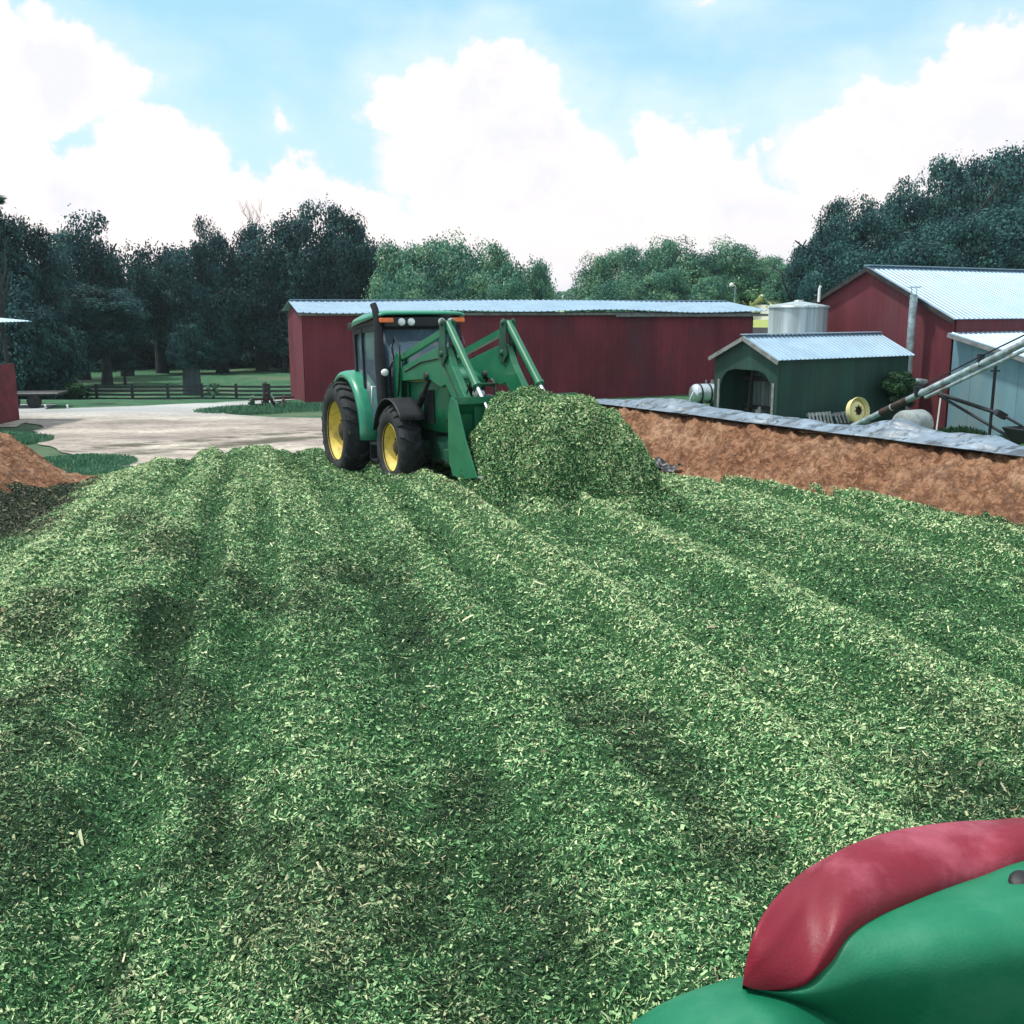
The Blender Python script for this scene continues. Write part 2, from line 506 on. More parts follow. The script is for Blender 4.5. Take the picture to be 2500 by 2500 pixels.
class MB:
    def __init__(s):
        s.v, s.f, s.mi, s.sm = [], [], [], []
        s.mat = 0

    def add(s, vs, fs, smooth=False):
        o = len(s.v)
        s.v += [tuple(p) for p in vs]
        s.f += [tuple(i + o for i in f) for f in fs]
        s.mi += [s.mat] * len(fs)
        s.sm += [smooth] * len(fs)
        return s

    def box(s, c, d, rot=None):
        x, y, z = [q / 2 for q in d]
        vs = [Vector((a * x, b_ * y, c_ * z)) for a in (-1, 1) for b_ in (-1, 1) for c_ in (-1, 1)]
        if rot is not None:
            vs = [rot @ q for q in vs]
        vs = [q + Vector(c) for q in vs]
        return s.add(vs, [(0, 1, 3, 2), (4, 6, 7, 5), (0, 4, 5, 1), (2, 3, 7, 6), (0, 2, 6, 4), (1, 5, 7, 3)])

    def bar(s, a, b, w, h, up=(0, 0, 1)):
        a, b = Vector(a), Vector(b)
        d = (b - a)
        L = d.length
        d.normalize()
        sd = d.cross(Vector(up))
        if sd.length < 1e-4:
            sd = d.cross(Vector((1, 0, 0)))
        sd.normalize()
        u2 = sd.cross(d)
        rot = Matrix((d, sd, u2)).transposed()
        return s.box((a + b) / 2, (L, w, h), rot)

    def tube(s, pts, r, n=12, cap=True, smooth=True):
        pts = [Vector(p) for p in pts]
        rs = r if isinstance(r, (list, tuple)) else [r] * len(pts)
        vs, fs = [], []
        prev = None
        for i, p in enumerate(pts):
            d = (pts[min(i + 1, len(pts) - 1)] - pts[max(i - 1, 0)]).normalized()
            if prev is None:
                a = d.cross(Vector((0, 0, 1)))
                if a.length < 1e-3:
                    a = d.cross(Vector((1, 0, 0)))
            else:
                a = prev - d * prev.dot(d)
            a.normalize()
            prev = a
            b_ = d.cross(a)
            for k in range(n):
                t = 2 * math.pi * k / n
                vs.append(p + (a * math.cos(t) + b_ * math.sin(t)) * rs[i])
        for i in range(len(pts) - 1):
            for k in range(n):
                k2 = (k + 1) % n
                fs.append((i * n + k, i * n + k2, (i + 1) * n + k2, (i + 1) * n + k))
        s.add(vs, fs, smooth)
        if cap:
            s.add(vs[:n], [tuple(range(n))[::-1]])
            s.add(vs[-n:], [tuple(range(n))])
        return s

    def rev(s, prof, n=32, M4=None, smooth=True):
        """revolve (r, h) profile round local z, optional matrix"""
        vs, fs = [], []
        for (r, h) in prof:
            for k in range(n):
                t = 2 * math.pi * k / n
                p = Vector((r * math.cos(t), r * math.sin(t), h))
                vs.append(M4 @ p if M4 else p)
        for i in range(len(prof) - 1):
            for k in range(n):
                k2 = (k + 1) % n
                fs.append((i * n + k, i * n + k2, (i + 1) * n + k2, (i + 1) * n + k))
        return s.add(vs, fs, smooth)

    def prism(s, poly, M4, th):
        """2D polygon (x,y) extruded by +-th/2 along local z, placed by matrix"""
        n = len(poly)
        vs = [M4 @ Vector((x, y, -th / 2)) for x, y in poly] + [M4 @ Vector((x, y, th / 2)) for x, y in poly]
        fs = [tuple(range(n))[::-1], tuple(range(n, 2 * n))] + [(i, (i + 1) % n, n + (i + 1) % n, n + i) for i in range(n)]
        return s.add(vs, fs)

    def grid(s, rows, smooth=True, flip=False):
        m, n = len(rows), len(rows[0])
        vs = [p for r_ in rows for p in r_]
        fs = []
        for i in range(m - 1):
            for j in range(n - 1):
                q = (i * n + j, i * n + j + 1, (i + 1) * n + j + 1, (i + 1) * n + j)
                fs.append(q[::-1] if flip else q)
        return s.add(vs, fs, smooth)

    def build(s, name, mats, parent=None, bevel=0.0, solid=0.0, subsurf=0):
        me = bpy.data.meshes.new(name)
        me.from_pydata(s.v, [], s.f)
        if not isinstance(mats, (list, tuple)):
            mats = [mats]
        for m in mats:
            me.materials.append(m)
        me.polygons.foreach_set('material_index', s.mi)
        me.polygons.foreach_set('use_smooth', s.sm)
        me.update()
        o = bpy.data.objects.new(name, me)
        COL.objects.link(o)
        o.parent = parent
        if solid:
            q = o.modifiers.new('t', 'SOLIDIFY'); q.thickness = solid; q.offset = 0
        if subsurf:
            q = o.modifiers.new('s', 'SUBSURF'); q.levels = q.render_levels = subsurf
        if bevel:
            q = o.modifiers.new('b', 'BEVEL'); q.width = bevel; q.segments = 2; q.limit_method = 'ANGLE'
        return o


def empty(name, loc, rz=0, ry=0, label=None, cat=None, group=None):
    o = bpy.data.objects.new(name, None)
    COL.objects.link(o)
    o.location = loc
    o.rotation_euler = (0, ry, rz)
    o.empty_display_size = 0.3
    if label:
        tag(o, label, cat, group)
    return o


def tag(o, label=None, cat=None, group=None, kind=None):
    if label: o['label'] = label
    if cat: o['category'] = cat
    if group: o['group'] = group
    if kind: o['kind'] = kind
    return o


def big_mesh(name, V, F4, mats, mi=None, tone=None, smooth=None):
    me = bpy.data.meshes.new(name)
    nv, nf = len(V), len(F4)
    me.vertices.add(nv)
    me.vertices.foreach_set('co', V.astype(np.float32).ravel())
    me.loops.add(nf * 4)
    me.loops.foreach_set('vertex_index', F4.astype(np.int32).ravel())
    me.polygons.add(nf)
    me.polygons.foreach_set('loop_start', np.arange(0, nf * 4, 4, dtype=np.int32))
    me.polygons.foreach_set('loop_total', np.full(nf, 4, dtype=np.int32))
    for m in mats:
        me.materials.append(m)
    if mi is not None:
        me.polygons.foreach_set('material_index', mi.astype(np.int32))
    if smooth is not None:
        me.polygons.foreach_set('use_smooth', smooth)
    me.update(calc_edges=True)
    if tone is not None:
        a = me.color_attributes.new('tone', 'FLOAT_COLOR', 'POINT')
        t4 = np.ones((nv, 4), dtype=np.float32)
        t4[:, :tone.shape[1]] = tone
        a.data.foreach_set('color', t4.ravel())
    return me


# vectorised value noise
_tab = rng.random((256, 256))


def vn(x, y):
    xi, yi = np.floor(x).astype(int), np.floor(y).astype(int)
    fx, fy = x - xi, y - yi
    fx, fy = fx * fx * (3 - 2 * fx), fy * fy * (3 - 2 * fy)
    a = _tab[xi & 255, yi & 255]; b = _tab[(xi + 1) & 255, yi & 255]
    c = _tab[xi & 255, (yi + 1) & 255]; d = _tab[(xi + 1) & 255, (yi + 1) & 255]
    return (a * (1 - fx) + b * fx) * (1 - fy) + (c * (1 - fx) + d * fx) * fy


def fbm(x, y, o=4, g=0.5):
    s, a, t = 0, 1, 0
    for i in range(o):
        s = s + a * vn(x * 2 ** i + 17.3 * i, y * 2 ** i + 9.1 * i); t += a; a *= g
    return s / t


def sstep(x, a, b):
    t = np.clip((x - a) / (b - a), 0, 1)
    return t * t * (3 - 2 * t)

# ------------------------------------------------------------------ terrain
def terr(x, y):
    x = np.asarray(x, float); y = np.asarray(y, float)
    z = -1.5 * sstep(y, 48, 66) * (1 - sstep(x, 0, 12))
    z = z + 3.1 * sstep(y, 62, 104) * sstep(x, 12, 24)
    z = z + 5.0 * sstep(y, 84, 130) * sstep(x, 38, 75)
    z = z + 1.2 * sstep(y, 95, 140) * (1 - sstep(x, -10, 10))
    z = z + 6.0 * sstep(y, 250, 700)
    z = z + (fbm(x * 0.07 + 50, y * 0.07 + 50) - 0.5) * 0.7 * sstep(y, 48, 70)
    z = z + (fbm(x * 0.6 + 90, y * 0.6 + 90) - 0.5) * 0.08
    return z


def th(x, y):
    return float(terr(x, y))


xs = np.concatenate([np.linspace(-900, -80, 40)[:-1], np.linspace(-80, -26, 54)[:-1], np.linspace(-26, 26, 175)[:-1], np.linspace(26, 90, 64)[:-1], np.linspace(90, 900, 40)])
ys = np.concatenate([np.linspace(-200, -8, 20)[:-1], np.linspace(-8, 70, 240)[:-1], np.linspace(70, 150, 80)[:-1], np.linspace(150, 1600, 50)])
GX, GY = np.meshgrid(xs, ys)


def grid_faces(m, n):
    i, j = np.meshgrid(np.arange(m - 1), np.arange(n - 1), indexing='ij')
    a = (i * n + j).ravel()
    return np.stack([a, a + 1, a + n + 1, a + n], 1)


me = big_mesh('ground', np.stack([GX.ravel(), GY.ravel(), terr(GX, GY).ravel()], 1), grid_faces(len(ys), len(xs)), [M['grass']])
me.polygons.foreach_set('use_smooth', [True] * len(me.polygons))
g = bpy.data.objects.new('ground', me); COL.objects.link(g); tag(g, kind='structure')

# gravel lane and yard: a sheet just over the ground, ragged edge
def gravel_edge(y):
    left = np.interp(y, [18, 26, 30, 34, 38, 41, 43.5, 46], [-14, -13.6, -13.0, -15.8, -17.6, -19.8, -22, -20])
    right = np.interp(y, [18, 37, 40.3, 41.2, 42.5, 44.2, 46, 50.5], [4, 4, -1.0, -9.0, -12.0, -12.8, -12.4, -10.4])
    return left, right


yy = np.linspace(18, 50.2, 240)
rows = []
for y in yy:
    l, r_ = gravel_edge(y)
    if y > 43.5:
        l = np.interp(y, [43.5, 45.0, 47.5, 50.2], [-22, -19.5, -14.5, -10.9])
    l = l + (fbm(y * 1.3, 3.3) - 0.5) * 1.2
    r_ = max(l + 0.05, r_ + (fbm(y * 1.5, 8.3) - 0.5) * 0.9)
    xr = np.linspace(l, r_, 60)
    rows.append([(x, y + (fbm(x * 0.9, 2.0) - 0.5) * 0.6, 0) for x in xr])
mb = MB()
for r_ in rows:
    for k, p in enumerate(r_):
        r_[k] = Vector((p[0], p[1], th(p[0], p[1]) + 0.035))
mb.grid(rows)
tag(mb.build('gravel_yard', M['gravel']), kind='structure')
mb = MB()   # lane past the red wall on the far left
rows = []
for y in np.linspace(38, 47, 30):
    c = np.interp(y, [38, 47], [-19.6, -22.2]) + (fbm(y, 1.0) - .5) * .4
    rows.append([Vector((x, y, th(x, y) + 0.03)) for x in np.linspace(c - 1.6, c + 1.2, 10)])
mb.grid(rows)
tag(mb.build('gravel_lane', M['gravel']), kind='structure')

# ------------------------------------------------------------------ silage
LB0, LBD, LBN = (-9.5, 18.5), (-.28, .96), (.96, .28)
DIRT = [(130, 1545, .55, .30), (400, 1545, .6, .45), (420, 1680, .5, .35), (1120, 1890, .45, .3), (1520, 1790, .5, .35), (1000, 1520, .5, .25),
        (2430, 1950, .6, .3), (650, 2110, .35, .4), (860, 1395, .8, .3), (560, 1420, .6, .4), (1560, 1180, .3, .3), (60, 1830, .5, .6),
        (900, 2200, .3, .3), (1200, 2400, .4, .3), (250, 2330, .3, .25), (380, 1350, .7, .35), (320, 1280, .6, .3), (740, 1480, .5, .3),
        (60, 2040, .4, .35), (1700, 2010, .3, .35), (1300, 2180, .35, .3), (760, 2330, .3, .3), (980, 2080, .35, .3), (500, 1950, .3, .35)]
DW = []
for u, v, rx, ry in DIRT:
    r_ = ray(u, v)
    t = (1.75 - EYE) / r_.z
    DW.append((r_.x * t, r_.y * t, rx, ry))


def dirt(x, y):
    d = np.zeros_like(x)
    wx = x + (fbm(x * 2.2 + 5, y * 2.2) - 0.5) * 0.9
    wy = y + (fbm(x * 2.2 + 35, y * 2.2) - 0.5) * 0.9
    for (cx, cy, rx, ry) in DW:
        a_ = (wx - cx) * .963 + (wy - cy) * .27; b_ = -(wx - cx) * .27 + (wy - cy) * .963
        q = np.sqrt((a_ / (rx * .62)) ** 2 + (b_ / (ry * 2.6)) ** 2)
        d = np.maximum(d, 1 - sstep(q, 0.35, 1.25))
    w = x * 0.963 + y * 0.27
    l_ = -x * 0.27 + y * 0.963
    n = fbm(w * 1.3 + 70, l_ * 0.22 + 30, 5)
    d = np.maximum(d, 0.6 * sstep(n, 0.63, 0.77))
    d = 0.60 * np.clip(d, 0, 1) * (1 - 0.6 * sstep(y, 10, 16))
    # rotted edge along the left bank foot and a scrap at the right one
    q = (wx - LB0[0]) * LBN[0] + (wy - LB0[1]) * LBN[1]
    d = np.maximum(d, 1.25 * (1 - sstep(q, 1.75, 2.2)) * (1 - sstep(y, 17.5, 18.6)) * sstep(y, 11.0, 12.5))
    return d


def ruts(x, y):
    w = x * 0.963 + y * 0.27
    l_ = -x * 0.27 + y * 0.963
    w = w + (l_ - 12) * (w - 3.5) * 0.012          # passes fan out a little
    wob = (fbm(l_ * 0.12, w * 0.15) - 0.5) * 0.7
    f = fbm((w + wob) * 1.7 + 20, l_ * 0.045 + 5, 2, 0.6) - 0.5
    g = fbm((w + wob) * 4.2 + 60, l_ * 0.07 + 9, 2, 0.6) - 0.5
    r_ = np.clip(f * 3.6 + g * 1.5, -1.3, 1.3)
    return r_, w, l_


def sil(x, y):
    ye = np.interp(x, [-12, -8.3, -7.4, -6.9, -6.0, 12], [17.6, 18.2, 18.6, 20.6, 22.4, 23.0]) + (fbm(x * 1.4, y * 0 + 4) - 0.5) * 0.9
    z = np.interp(y, [-10, 13.5, 15.5, 17.5, 19.8, 22], [1.75, 1.76, 1.72, 1.56, 1.44, 1.38])
    z = z - 0.30 * (1 - sstep(x, -7.7, -6.5)) * sstep(y, 15, 19)
    fall = np.clip((y - ye) / 3.0, 0, 1)
    z = z * (1 - fall) ** 1.0 - 0.25 * fall
    k = 1 - fall
    rut, w, l_ = ruts(x, y)
    z = z + k * 0.12 * rut
    lug = np.sin((l_ + 0.12 * np.abs(np.sin(w * 5.0))) * 2 * np.pi / 0.24) * (fbm(w * 0.8 + 3, l_ * 0.3 + 5) > 0.45)
    z = z + k * 0.014 * lug
    z = z + k * 0.07 * (fbm(x * 0.55, y * 0.55, 3) - 0.5)
    z = z + k * 0.085 * (fbm(x * 2.1 + 11, y * 2.1, 3) - 0.5)
    z = z + k * 0.065 * (fbm(x * 7.0 + 31, y * 7.0, 3) - 0.5)
    for (cx, cy, rx, ry, h) in [(-3.95, 8.25, 0.75, 0.55, 0.20), (-2.95, 8.45, 0.6, 0.8, 0.24), (-3.7, 12.2, 1.1, 1.4, 0.10), (-4.3, 21.0, 2.0, 1.0, .14)]:
        q = ((x - cx) / rx) ** 2 + ((y - cy) / ry) ** 2
        z = z + h * np.exp(-q * 1.3)
    return z


# heap in front of the bucket
HX, HY, HH = 0.53, 14.55, 1.27


def heap(x, y):
    dx, dy = x - HX, y - HY
    dx = dx + (fbm(x * 1.5, y * 1.5 + 40) - 0.5) * 0.35
    right = sstep(dx, -0.2, 1.3)
    rx = np.where(dx < 0, 1.28, 1.62)
    ry = np.where(dy < 0, 0.98, 0.85)
    r_ = np.sqrt((np.abs(dx) / rx) ** 2.3 + (np.abs(dy) / ry) ** 2.0)
    r_ = np.clip(r_ ** (1 / 1.1), 0, 1.4)
    a = 5.0 - 2.5 * right
    front = sstep(-dy, 0.1, 1.0)
    a = a * (1 - 0.58 * front)
    h = HH * np.clip(1 - np.clip(r_, 0, 1) ** a, 0, 1) ** 0.9
    h = h * 0.93 + 0.22 * HH * (1 - sstep(r_, 0.70, 1.38))      # loose spill round the base
    h = h + (0.36 * (fbm(x * 2.2 + 3, y * 2.2 + 9, 4) - 0.5) + 0.20 * (fbm(x * 6 + 3, y * 6 + 9, 3) - 0.5)) * sstep(h, 0.0, 0.4)
    return 1.68 + h - 0.3 * sstep(r_, 1.22, 1.4)


def chips(zf, P, size, rnd, dirtv, lift=0.012, tilt=0.55):
    """one small quad per point, lying on the surface zf"""
    n = len(P)
    x, y = P[:, 0], P[:, 1]
    e = 0.03
    z = zf(x, y)
    nx = -(zf(x + e, y) - z) / e
    ny = -(zf(x, y + e) - z) / e
    N = np.stack([nx, ny, np.ones(n)], 1)
    N /= np.linalg.norm(N, axis=1)[:, None]
    N = N + rng.normal(0, tilt, (n, 3))
    N /= np.linalg.norm(N, axis=1)[:, None]
    A = np.cross(N, rng.normal(0, 1, (n, 3)))
    A /= np.linalg.norm(A, axis=1)[:, None]
    Bv = np.cross(N, A)
    L = size * np.clip(np.exp(rng.normal(-0.08, 0.42, n)), 0.35, 2.6)
    Wd = L * np.where(rng.random(n) < 0.45, 0.10 + 0.12 * rng.random(n), 0.24 + 0.36 * rng.random(n))
    L = np.where(Wd < 0.23 * L, L * 1.45, L)
    # a few long pale stalk strips
    long_ = rng.random(n) < 0.0018
    L = np.where(long_, L * 2.3, L); Wd = np.where(long_, L * 0.13, Wd)
    C = np.stack([x, y, z + lift * rng.random(n) * 1.6], 1)
    a, b = A * (L / 2)[:, None], Bv * (Wd / 2)[:, None]
    V = np.stack([C - a - b * 0.6, C + a - b, C + a * 0.8 + b, C - a + b], 1).reshape(-1, 3)
    tone = rng.random(n)
    tone = np.clip(rnd + (tone - 0.5) * 1.15, 0, 0.93)
    tone = np.where(rng.random(n) < 0.075, 0.86 + 0.1 * rng.random(n), tone)
    tone = np.where(long_, 0.97, tone)
    T = np.zeros((n, 3)); T[:, 0] = tone; T[:, 1] = np.maximum(dirtv * (0.5 + 0.5 * rng.random(n)), 0.9 * (rng.random(n) < 0.06))
    return V, np.repeat(T, 4, axis=0), n


def with_chips(name, base_V, base_F, base_T, V, T, n):
    nb = len(base_V)
    F = np.concatenate([base_F, (np.arange(n * 4).reshape(n, 4) + nb)])
    mi = np.concatenate([np.zeros(len(base_F)), np.ones(n)])
    sm = np.concatenate([np.ones(len(base_F)), np.zeros(n)]).astype(bool)
    me = big_mesh(name, np.concatenate([base_V, V]), F, [M['bed'], M['chips']], mi, np.concatenate([base_T, T]), sm)
    o = bpy.data.objects.new(name, me); COL.objects.link(o)
    return o


# chip positions: density falls with distance, sizes keep real
NCH = 1150000
t = rng.random(NCH)
p_ = 0.55
y0, y1 = 2.6, 25.5
Yc = (y0 ** p_ + t * (y1 ** p_ - y0 ** p_)) ** (1 / p_)
Xc = (rng.random(NCH) - 0.5) * 2 * (Yc * 0.56 + 0.9)
keep = (Xc > -9.6) & (0.837 * (Xc - 6.1) + 0.547 * (Yc - 12.3) < 0.6) & (Yc < 23.6)
Xc, Yc = Xc[keep], Yc[keep]
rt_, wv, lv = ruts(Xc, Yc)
tone0 = 0.42 + 0.45 * (fbm(wv * 1.3 + 7, lv * 0.25 + 2, 4) - 0.5) + 0.5 * (fbm(Xc * 3.1, Yc * 3.1 + 9, 3) - 0.5) + 0.25 * sstep(Yc, 5, 16)
dv = dirt(Xc, Yc)
tone0 = tone0 + 0.04 - 0.22 * dv
tone0 = tone0 + 0.42 * (fbm(Xc * 8.0, Yc * 8.0 + 4, 2) - 0.5) * (1 - sstep(Yc, 7, 14))
tone0 = tone0 + 0.32 * rt_ * (0.35 + 0.65 * sstep(Yc, 4, 10))      # rut shading put into the chip tone: paler ridges, darker troughs
size = np.clip(0.0145 + 0.00105 * (Yc - 4), 0.0145, 0.030)
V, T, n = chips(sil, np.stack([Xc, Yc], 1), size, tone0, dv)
bx = np.arange(-13, 13.01, 0.075)
by = np.concatenate([np.arange(-6, 2.4, 0.2), np.arange(2.4, 12, 0.05), np.arange(12, 27.5, 0.075)])
BX, BY = np.meshgrid(bx, by)
BT = np.zeros((BX.size, 3)); BT[:, 1] = dirt(BX.ravel(), BY.ravel())
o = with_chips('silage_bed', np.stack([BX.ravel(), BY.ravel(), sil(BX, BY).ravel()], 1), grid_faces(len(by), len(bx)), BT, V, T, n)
tag(o, 'packed layer of chopped green forage with brown patches covering the whole bunker floor', 'silage', kind='stuff')

# heap
hx = np.arange(HX - 2.1, HX + 2.6, 0.035)
hy = np.arange(HY - 2.0, HY + 1.5, 0.035)
X2, Y2 = np.meshgrid(hx, hy)
NH = 95000
# area weighted: oversample where steep
Pc = np.stack([HX - 1.9 + rng.random(NH * 4) * 4.3, HY - 1.7 + rng.random(NH * 4) * 2.9], 1)
z0 = heap(Pc[:, 0], Pc[:, 1])
gx = (heap(Pc[:, 0] + .03, Pc[:, 1]) - z0) / .03
gy = (heap(Pc[:, 0], Pc[:, 1] + .03) - z0) / .03
wgt = np.sqrt(1 + gx ** 2 + gy ** 2)
ok = (rng.random(len(wgt)) < wgt / 5.0) & (z0 > sil(Pc[:, 0], Pc[:, 1]) - 0.05)
Pc = Pc[ok]
tone0 = 0.50 + 1.0 * (fbm(Pc[:, 0] * 2.5, Pc[:, 1] * 2.5 + 33, 4) - 0.5)
V, T, n = chips(heap, Pc, 0.027, tone0, np.zeros(len(Pc)), lift=0.02, tilt=0.7)
o = with_chips('silage_heap', np.stack([X2.ravel(), Y2.ravel(), heap(X2, Y2).ravel()], 1), grid_faces(len(hy), len(hx)), np.zeros((X2.size, 3)), V, T, n)
tag(o, 'tall rounded heap of chopped green forage pushed up by the loader bucket', 'silage heap')

# ------------------------------------------------------------------ clay banks
def bank(name, origin, dfar, nin, s0, s1, zc, qin, zfoot, qout, endtaper, seed):
    S_ = np.arange(s0, s1, 0.045)
    Q = np.concatenate([np.linspace(qin, -0.25, 46), np.linspace(-0.25, -qout, 24)[1:]])
    SS, QQ = np.meshgrid(S_, Q, indexing='ij')
    zz = np.where(QQ > 0, zc - (zc - zfoot) * sstep(QQ, -0.1, qin * 1.0) ** 0.9, 0)
    out = zc * (1 - np.clip(-QQ / qout, 0, 1)) ** 1.1
    zz = np.where(QQ > 0, zz, out)
    X = origin[0] + dfar[0] * SS + nin[0] * QQ
    Y = origin[1] + dfar[1] * SS + nin[1] * QQ
    face = sstep(QQ, -0.6, 0.15)
    n1 = fbm(SS * 1.7 + seed, QQ * 2.6 + seed, 4) - 0.5
    n2 = fbm((SS + QQ * 1.1) * 7.5 + seed, (SS - QQ) * 1.3 + seed, 4) - 0.5      # slanting tooth marks of the digger bucket
    n3 = fbm(SS * 15 + seed, QQ * 15, 3) - 0.5
    zz = zz + face * (0.10 * n1 + 0.17 * n2 + 0.07 * n3) + 0.12 * (fbm(SS * 0.5 + seed, QQ * 0) - 0.5)
    X = X + face * nin[0] * 0.14 * n2
    Y = Y + face * nin[1] * 0.14 * n2
    tp = sstep(SS, s1 - endtaper, s1)
    zz = zz * (1 - tp) - 0.35 * tp
    me = big_mesh(name, np.stack([X.ravel(), Y.ravel(), zz.ravel()], 1), grid_faces(len(S_), len(Q)), [M['soil']])
    me.polygons.foreach_set('use_smooth', [True] * len(me.polygons))
    me.flip_normals()
    o = bpy.data.objects.new(name, me); COL.objects.link(o)
    tag(o, kind='structure')
    return o


RB0, RBD, RBN = (6.7, 13.4), (-.547, .837), (-.837, -.547)
bank('clay_bank', RB0, RBD, RBN, -19, 10.6, 2.47, 1.25, 1.55, 9.0, 1.6, 3.0)
LB0, LBD, LBN = (-9.5, 18.5), (-.28, .96), (.96, .28)
bank('clay_bank', LB0, LBD, LBN, -22, 2.6, 2.22, 1.75, 1.2, 7.0, 2.6, 41.0)


def crest(s, q, z):
    return Vector((RB0[0] + RBD[0] * s + RBN[0] * q, RB0[1] + RBD[1] * s + RBN[1] * q, z))


def tarp(name, s0, s1, prof, mats, label, seed, dark=0.0):
    qs = [0.14, 0.10, 0.02, -0.08, -0.2, -0.34, -0.5, -0.7, -0.95, -1.3, -1.7]
    hs = [0.03, 0.07, 0.32, 0.68, 0.93, 1.0, 0.86, 0.6, 0.42, 0.28, 0.2]
    rows = []
    q0_ = np.array(qs); h0_ = np.array(hs)
    kk = np.linspace(0, len(qs) - 1, 34)
    qs = list(np.interp(kk, range(len(q0_)), q0_)); hs = list(np.interp(kk, range(len(h0_)), h0_))
    for s in np.arange(s0, s1, 0.04):
        H = float(np.interp(s, [p[0] for p in prof][::-1], [p[1] for p in prof][::-1]))
        r_ = []
        for k, (q, h) in enumerate(zip(qs, hs)):
            w = mnoise.noise(Vector((s * 1.1 + seed, q * 4 + s * 1.6, seed))) * 0.55 + mnoise.noise(Vector((s * 3.1 + seed, q * 9 - s * 2.5, seed))) * 0.3
            ww = mnoise.noise(Vector((s * 0.9, seed, k * 0.04)))
            zz = 2.47 + h * H * 0.45 * (1.0 + 0.5 * w) - (0.28 * max(0, -q - 0.3)) + 0.02
            rg = 1 - 2.4 * abs(mnoise.noise(Vector((s * 0.55 + q * 1.0, q * 5.5 - s * 0.55, seed + 4))))
            rg2 = 1 - 2.4 * abs(mnoise.noise(Vector((s * 1.3 - q * 1, q * 13 + s * 1.0, seed + 14))))
            zz += (0.045 * rg + 0.022 * rg2) * min(1, k / 8) * (0.5 + H * 2)
            r_.append(crest(s, q + 0.09 * ww + 0.05 * w, zz))
        rows.append(r_)
    mb = MB()
    mb.grid(rows, flip=True)
    o = mb.build(name, mats, solid=0.012)
    tag(o, label, 'plastic sheet')
    return o


tarp('plastic_sheet', 4.2, 9.3, [(9.3, .02), (8.4, .12), (7.8, .26), (7.2, .36), (6.6, .28), (6.1, .17), (5.5, .22), (4.9, .17), (4.2, .15)], M['tarp'],
     'pale puffed plastic sheet bunched on the clay bank below the silver tank', 2.0)
tarp('plastic_sheet', -1.2, 4.35, [(4.35, .13), (3.8, .17), (3.3, .14), (2.7, .2), (2.0, .42), (1.6, .28), (1.2, .22), (.57, .26), (.16, .07), (0, .16), (-1, .2)], M['tarp'],
     'folded blue-grey plastic sheet lying on the clay bank below the yellow rim and auger', 9.0)


def foot_sheet(base, d, n_, s0, s1, q0, q1, z0, label, seed):
    rows = []
    for s in np.arange(s0, s1, 0.05):
        r_ = []
        for k in range(10):
            q = q0 + (q1 - q0) * k / 9
            w = mnoise.noise(Vector((s * 2.7, q * 6, seed))) * 0.24 + mnoise.noise(Vector((s * 8, q * 16, seed))) * 0.12
            e = mnoise.noise(Vector((s * 2.3, 3, seed))) * 0.16 + mnoise.noise(Vector((s * 7, k * .3, seed))) * 0.08
            x, y = base[0] + d[0] * s + n_[0] * (q + e), base[1] + d[1] * s + n_[1] * (q + e)
            z = max(float(sil(np.array([x]), np.array([y]))[0]) + 0.03, z0(q)) + abs(w) * 0.9
            r_.append(Vector((x, y, z)))
        rows.append(r_)
    mb = MB(); mb.grid(rows, flip=True)
    o = mb.build('plastic_liner', M['tarp_dark'], solid=0.01)
    tag(o, label, 'plastic liner')


foot_sheet(RB0, RBD, RBN, 5.4, 9.5, 1.06, 1.30, lambda q: 1.60 + (1.28 - q) * 0.4, 'narrow black liner edge showing along the foot of the right clay bank', 5)

# ------------------------------------------------------------------ buildings
def tin(mb, A, Bp, D, pitch=0.3, h=0.03, nd=3, bow=None):
    """ribbed sheet from ridge line A-B down along vector D"""
    A, Bp, D = Vector(A), Vector(Bp), Vector(D)
    al = Bp - A
    L = al.length
    al.normalize()
    nrm = al.cross(D).normalized()
    if nrm.z < 0: nrm = -nrm
    n = max(2, int(L / pitch))
    ts = []
    for i in range(n):
        for f, hh in ((0, 0), (0.72, 0), (0.80, h), (0.92, h)):
            ts.append(((i + f) / n * L, hh))
    ts.append((L, 0))
    rows = []
    for j in range(nd + 1):
        w = j / nd
        rows.append([A + al * t_ + D * w + nrm * (hh + (bow(t_ / L, w) if bow else 0)) for t_, hh in ts])
    mb.grid(rows, smooth=False)


def wall(mb, a, b, z0, z1, th_=0.12):
    mb.bar((a[0], a[1], (z0 + z1) / 2), (b[0], b[1], (z0 + z1) / 2), th_, z1 - z0)


# --- long red barn: local x along front wall, local y depth
t = empty('barn', (-9.62, 48, 0), math.atan2(.292, .956), label='long low red barn with a bluish tin roof behind the tractor', cat='barn')
BL, BD = 23.3, 7.6
mb = MB()
wall(mb, (0, 0), (BL, 0), -0.6, 4.13)
wall(mb, (0, BD), (BL, BD), -1.6, 4.13)
mb.prism([(0.06, -1.2), (BD - 0.06, -1.2), (BD - 0.06, 4.13), (BD / 2, 4.55), (0.06, 4.13)], Matrix(((0, 0, 1, 0), (1, 0, 0, 0), (0, 1, 0, 0), (0, 0, 0, 1))), 0.12)
mb.prism([(0.06, -1.2), (BD - 0.06, -1.2), (BD - 0.06, 4.13), (BD / 2, 4.55), (0.06, 4.13)], Matrix(((0, 0, 1, BL), (1, 0, 0, 0), (0, 1, 0, 0), (0, 0, 0, 1))), 0.12)
mb.build('wall', M['red_wall'], t)
mb = MB()
sag = lambda a, w: -0.05 * math.sin(a * 17) * w - 0.04 * math.sin(a * 7 + 1)
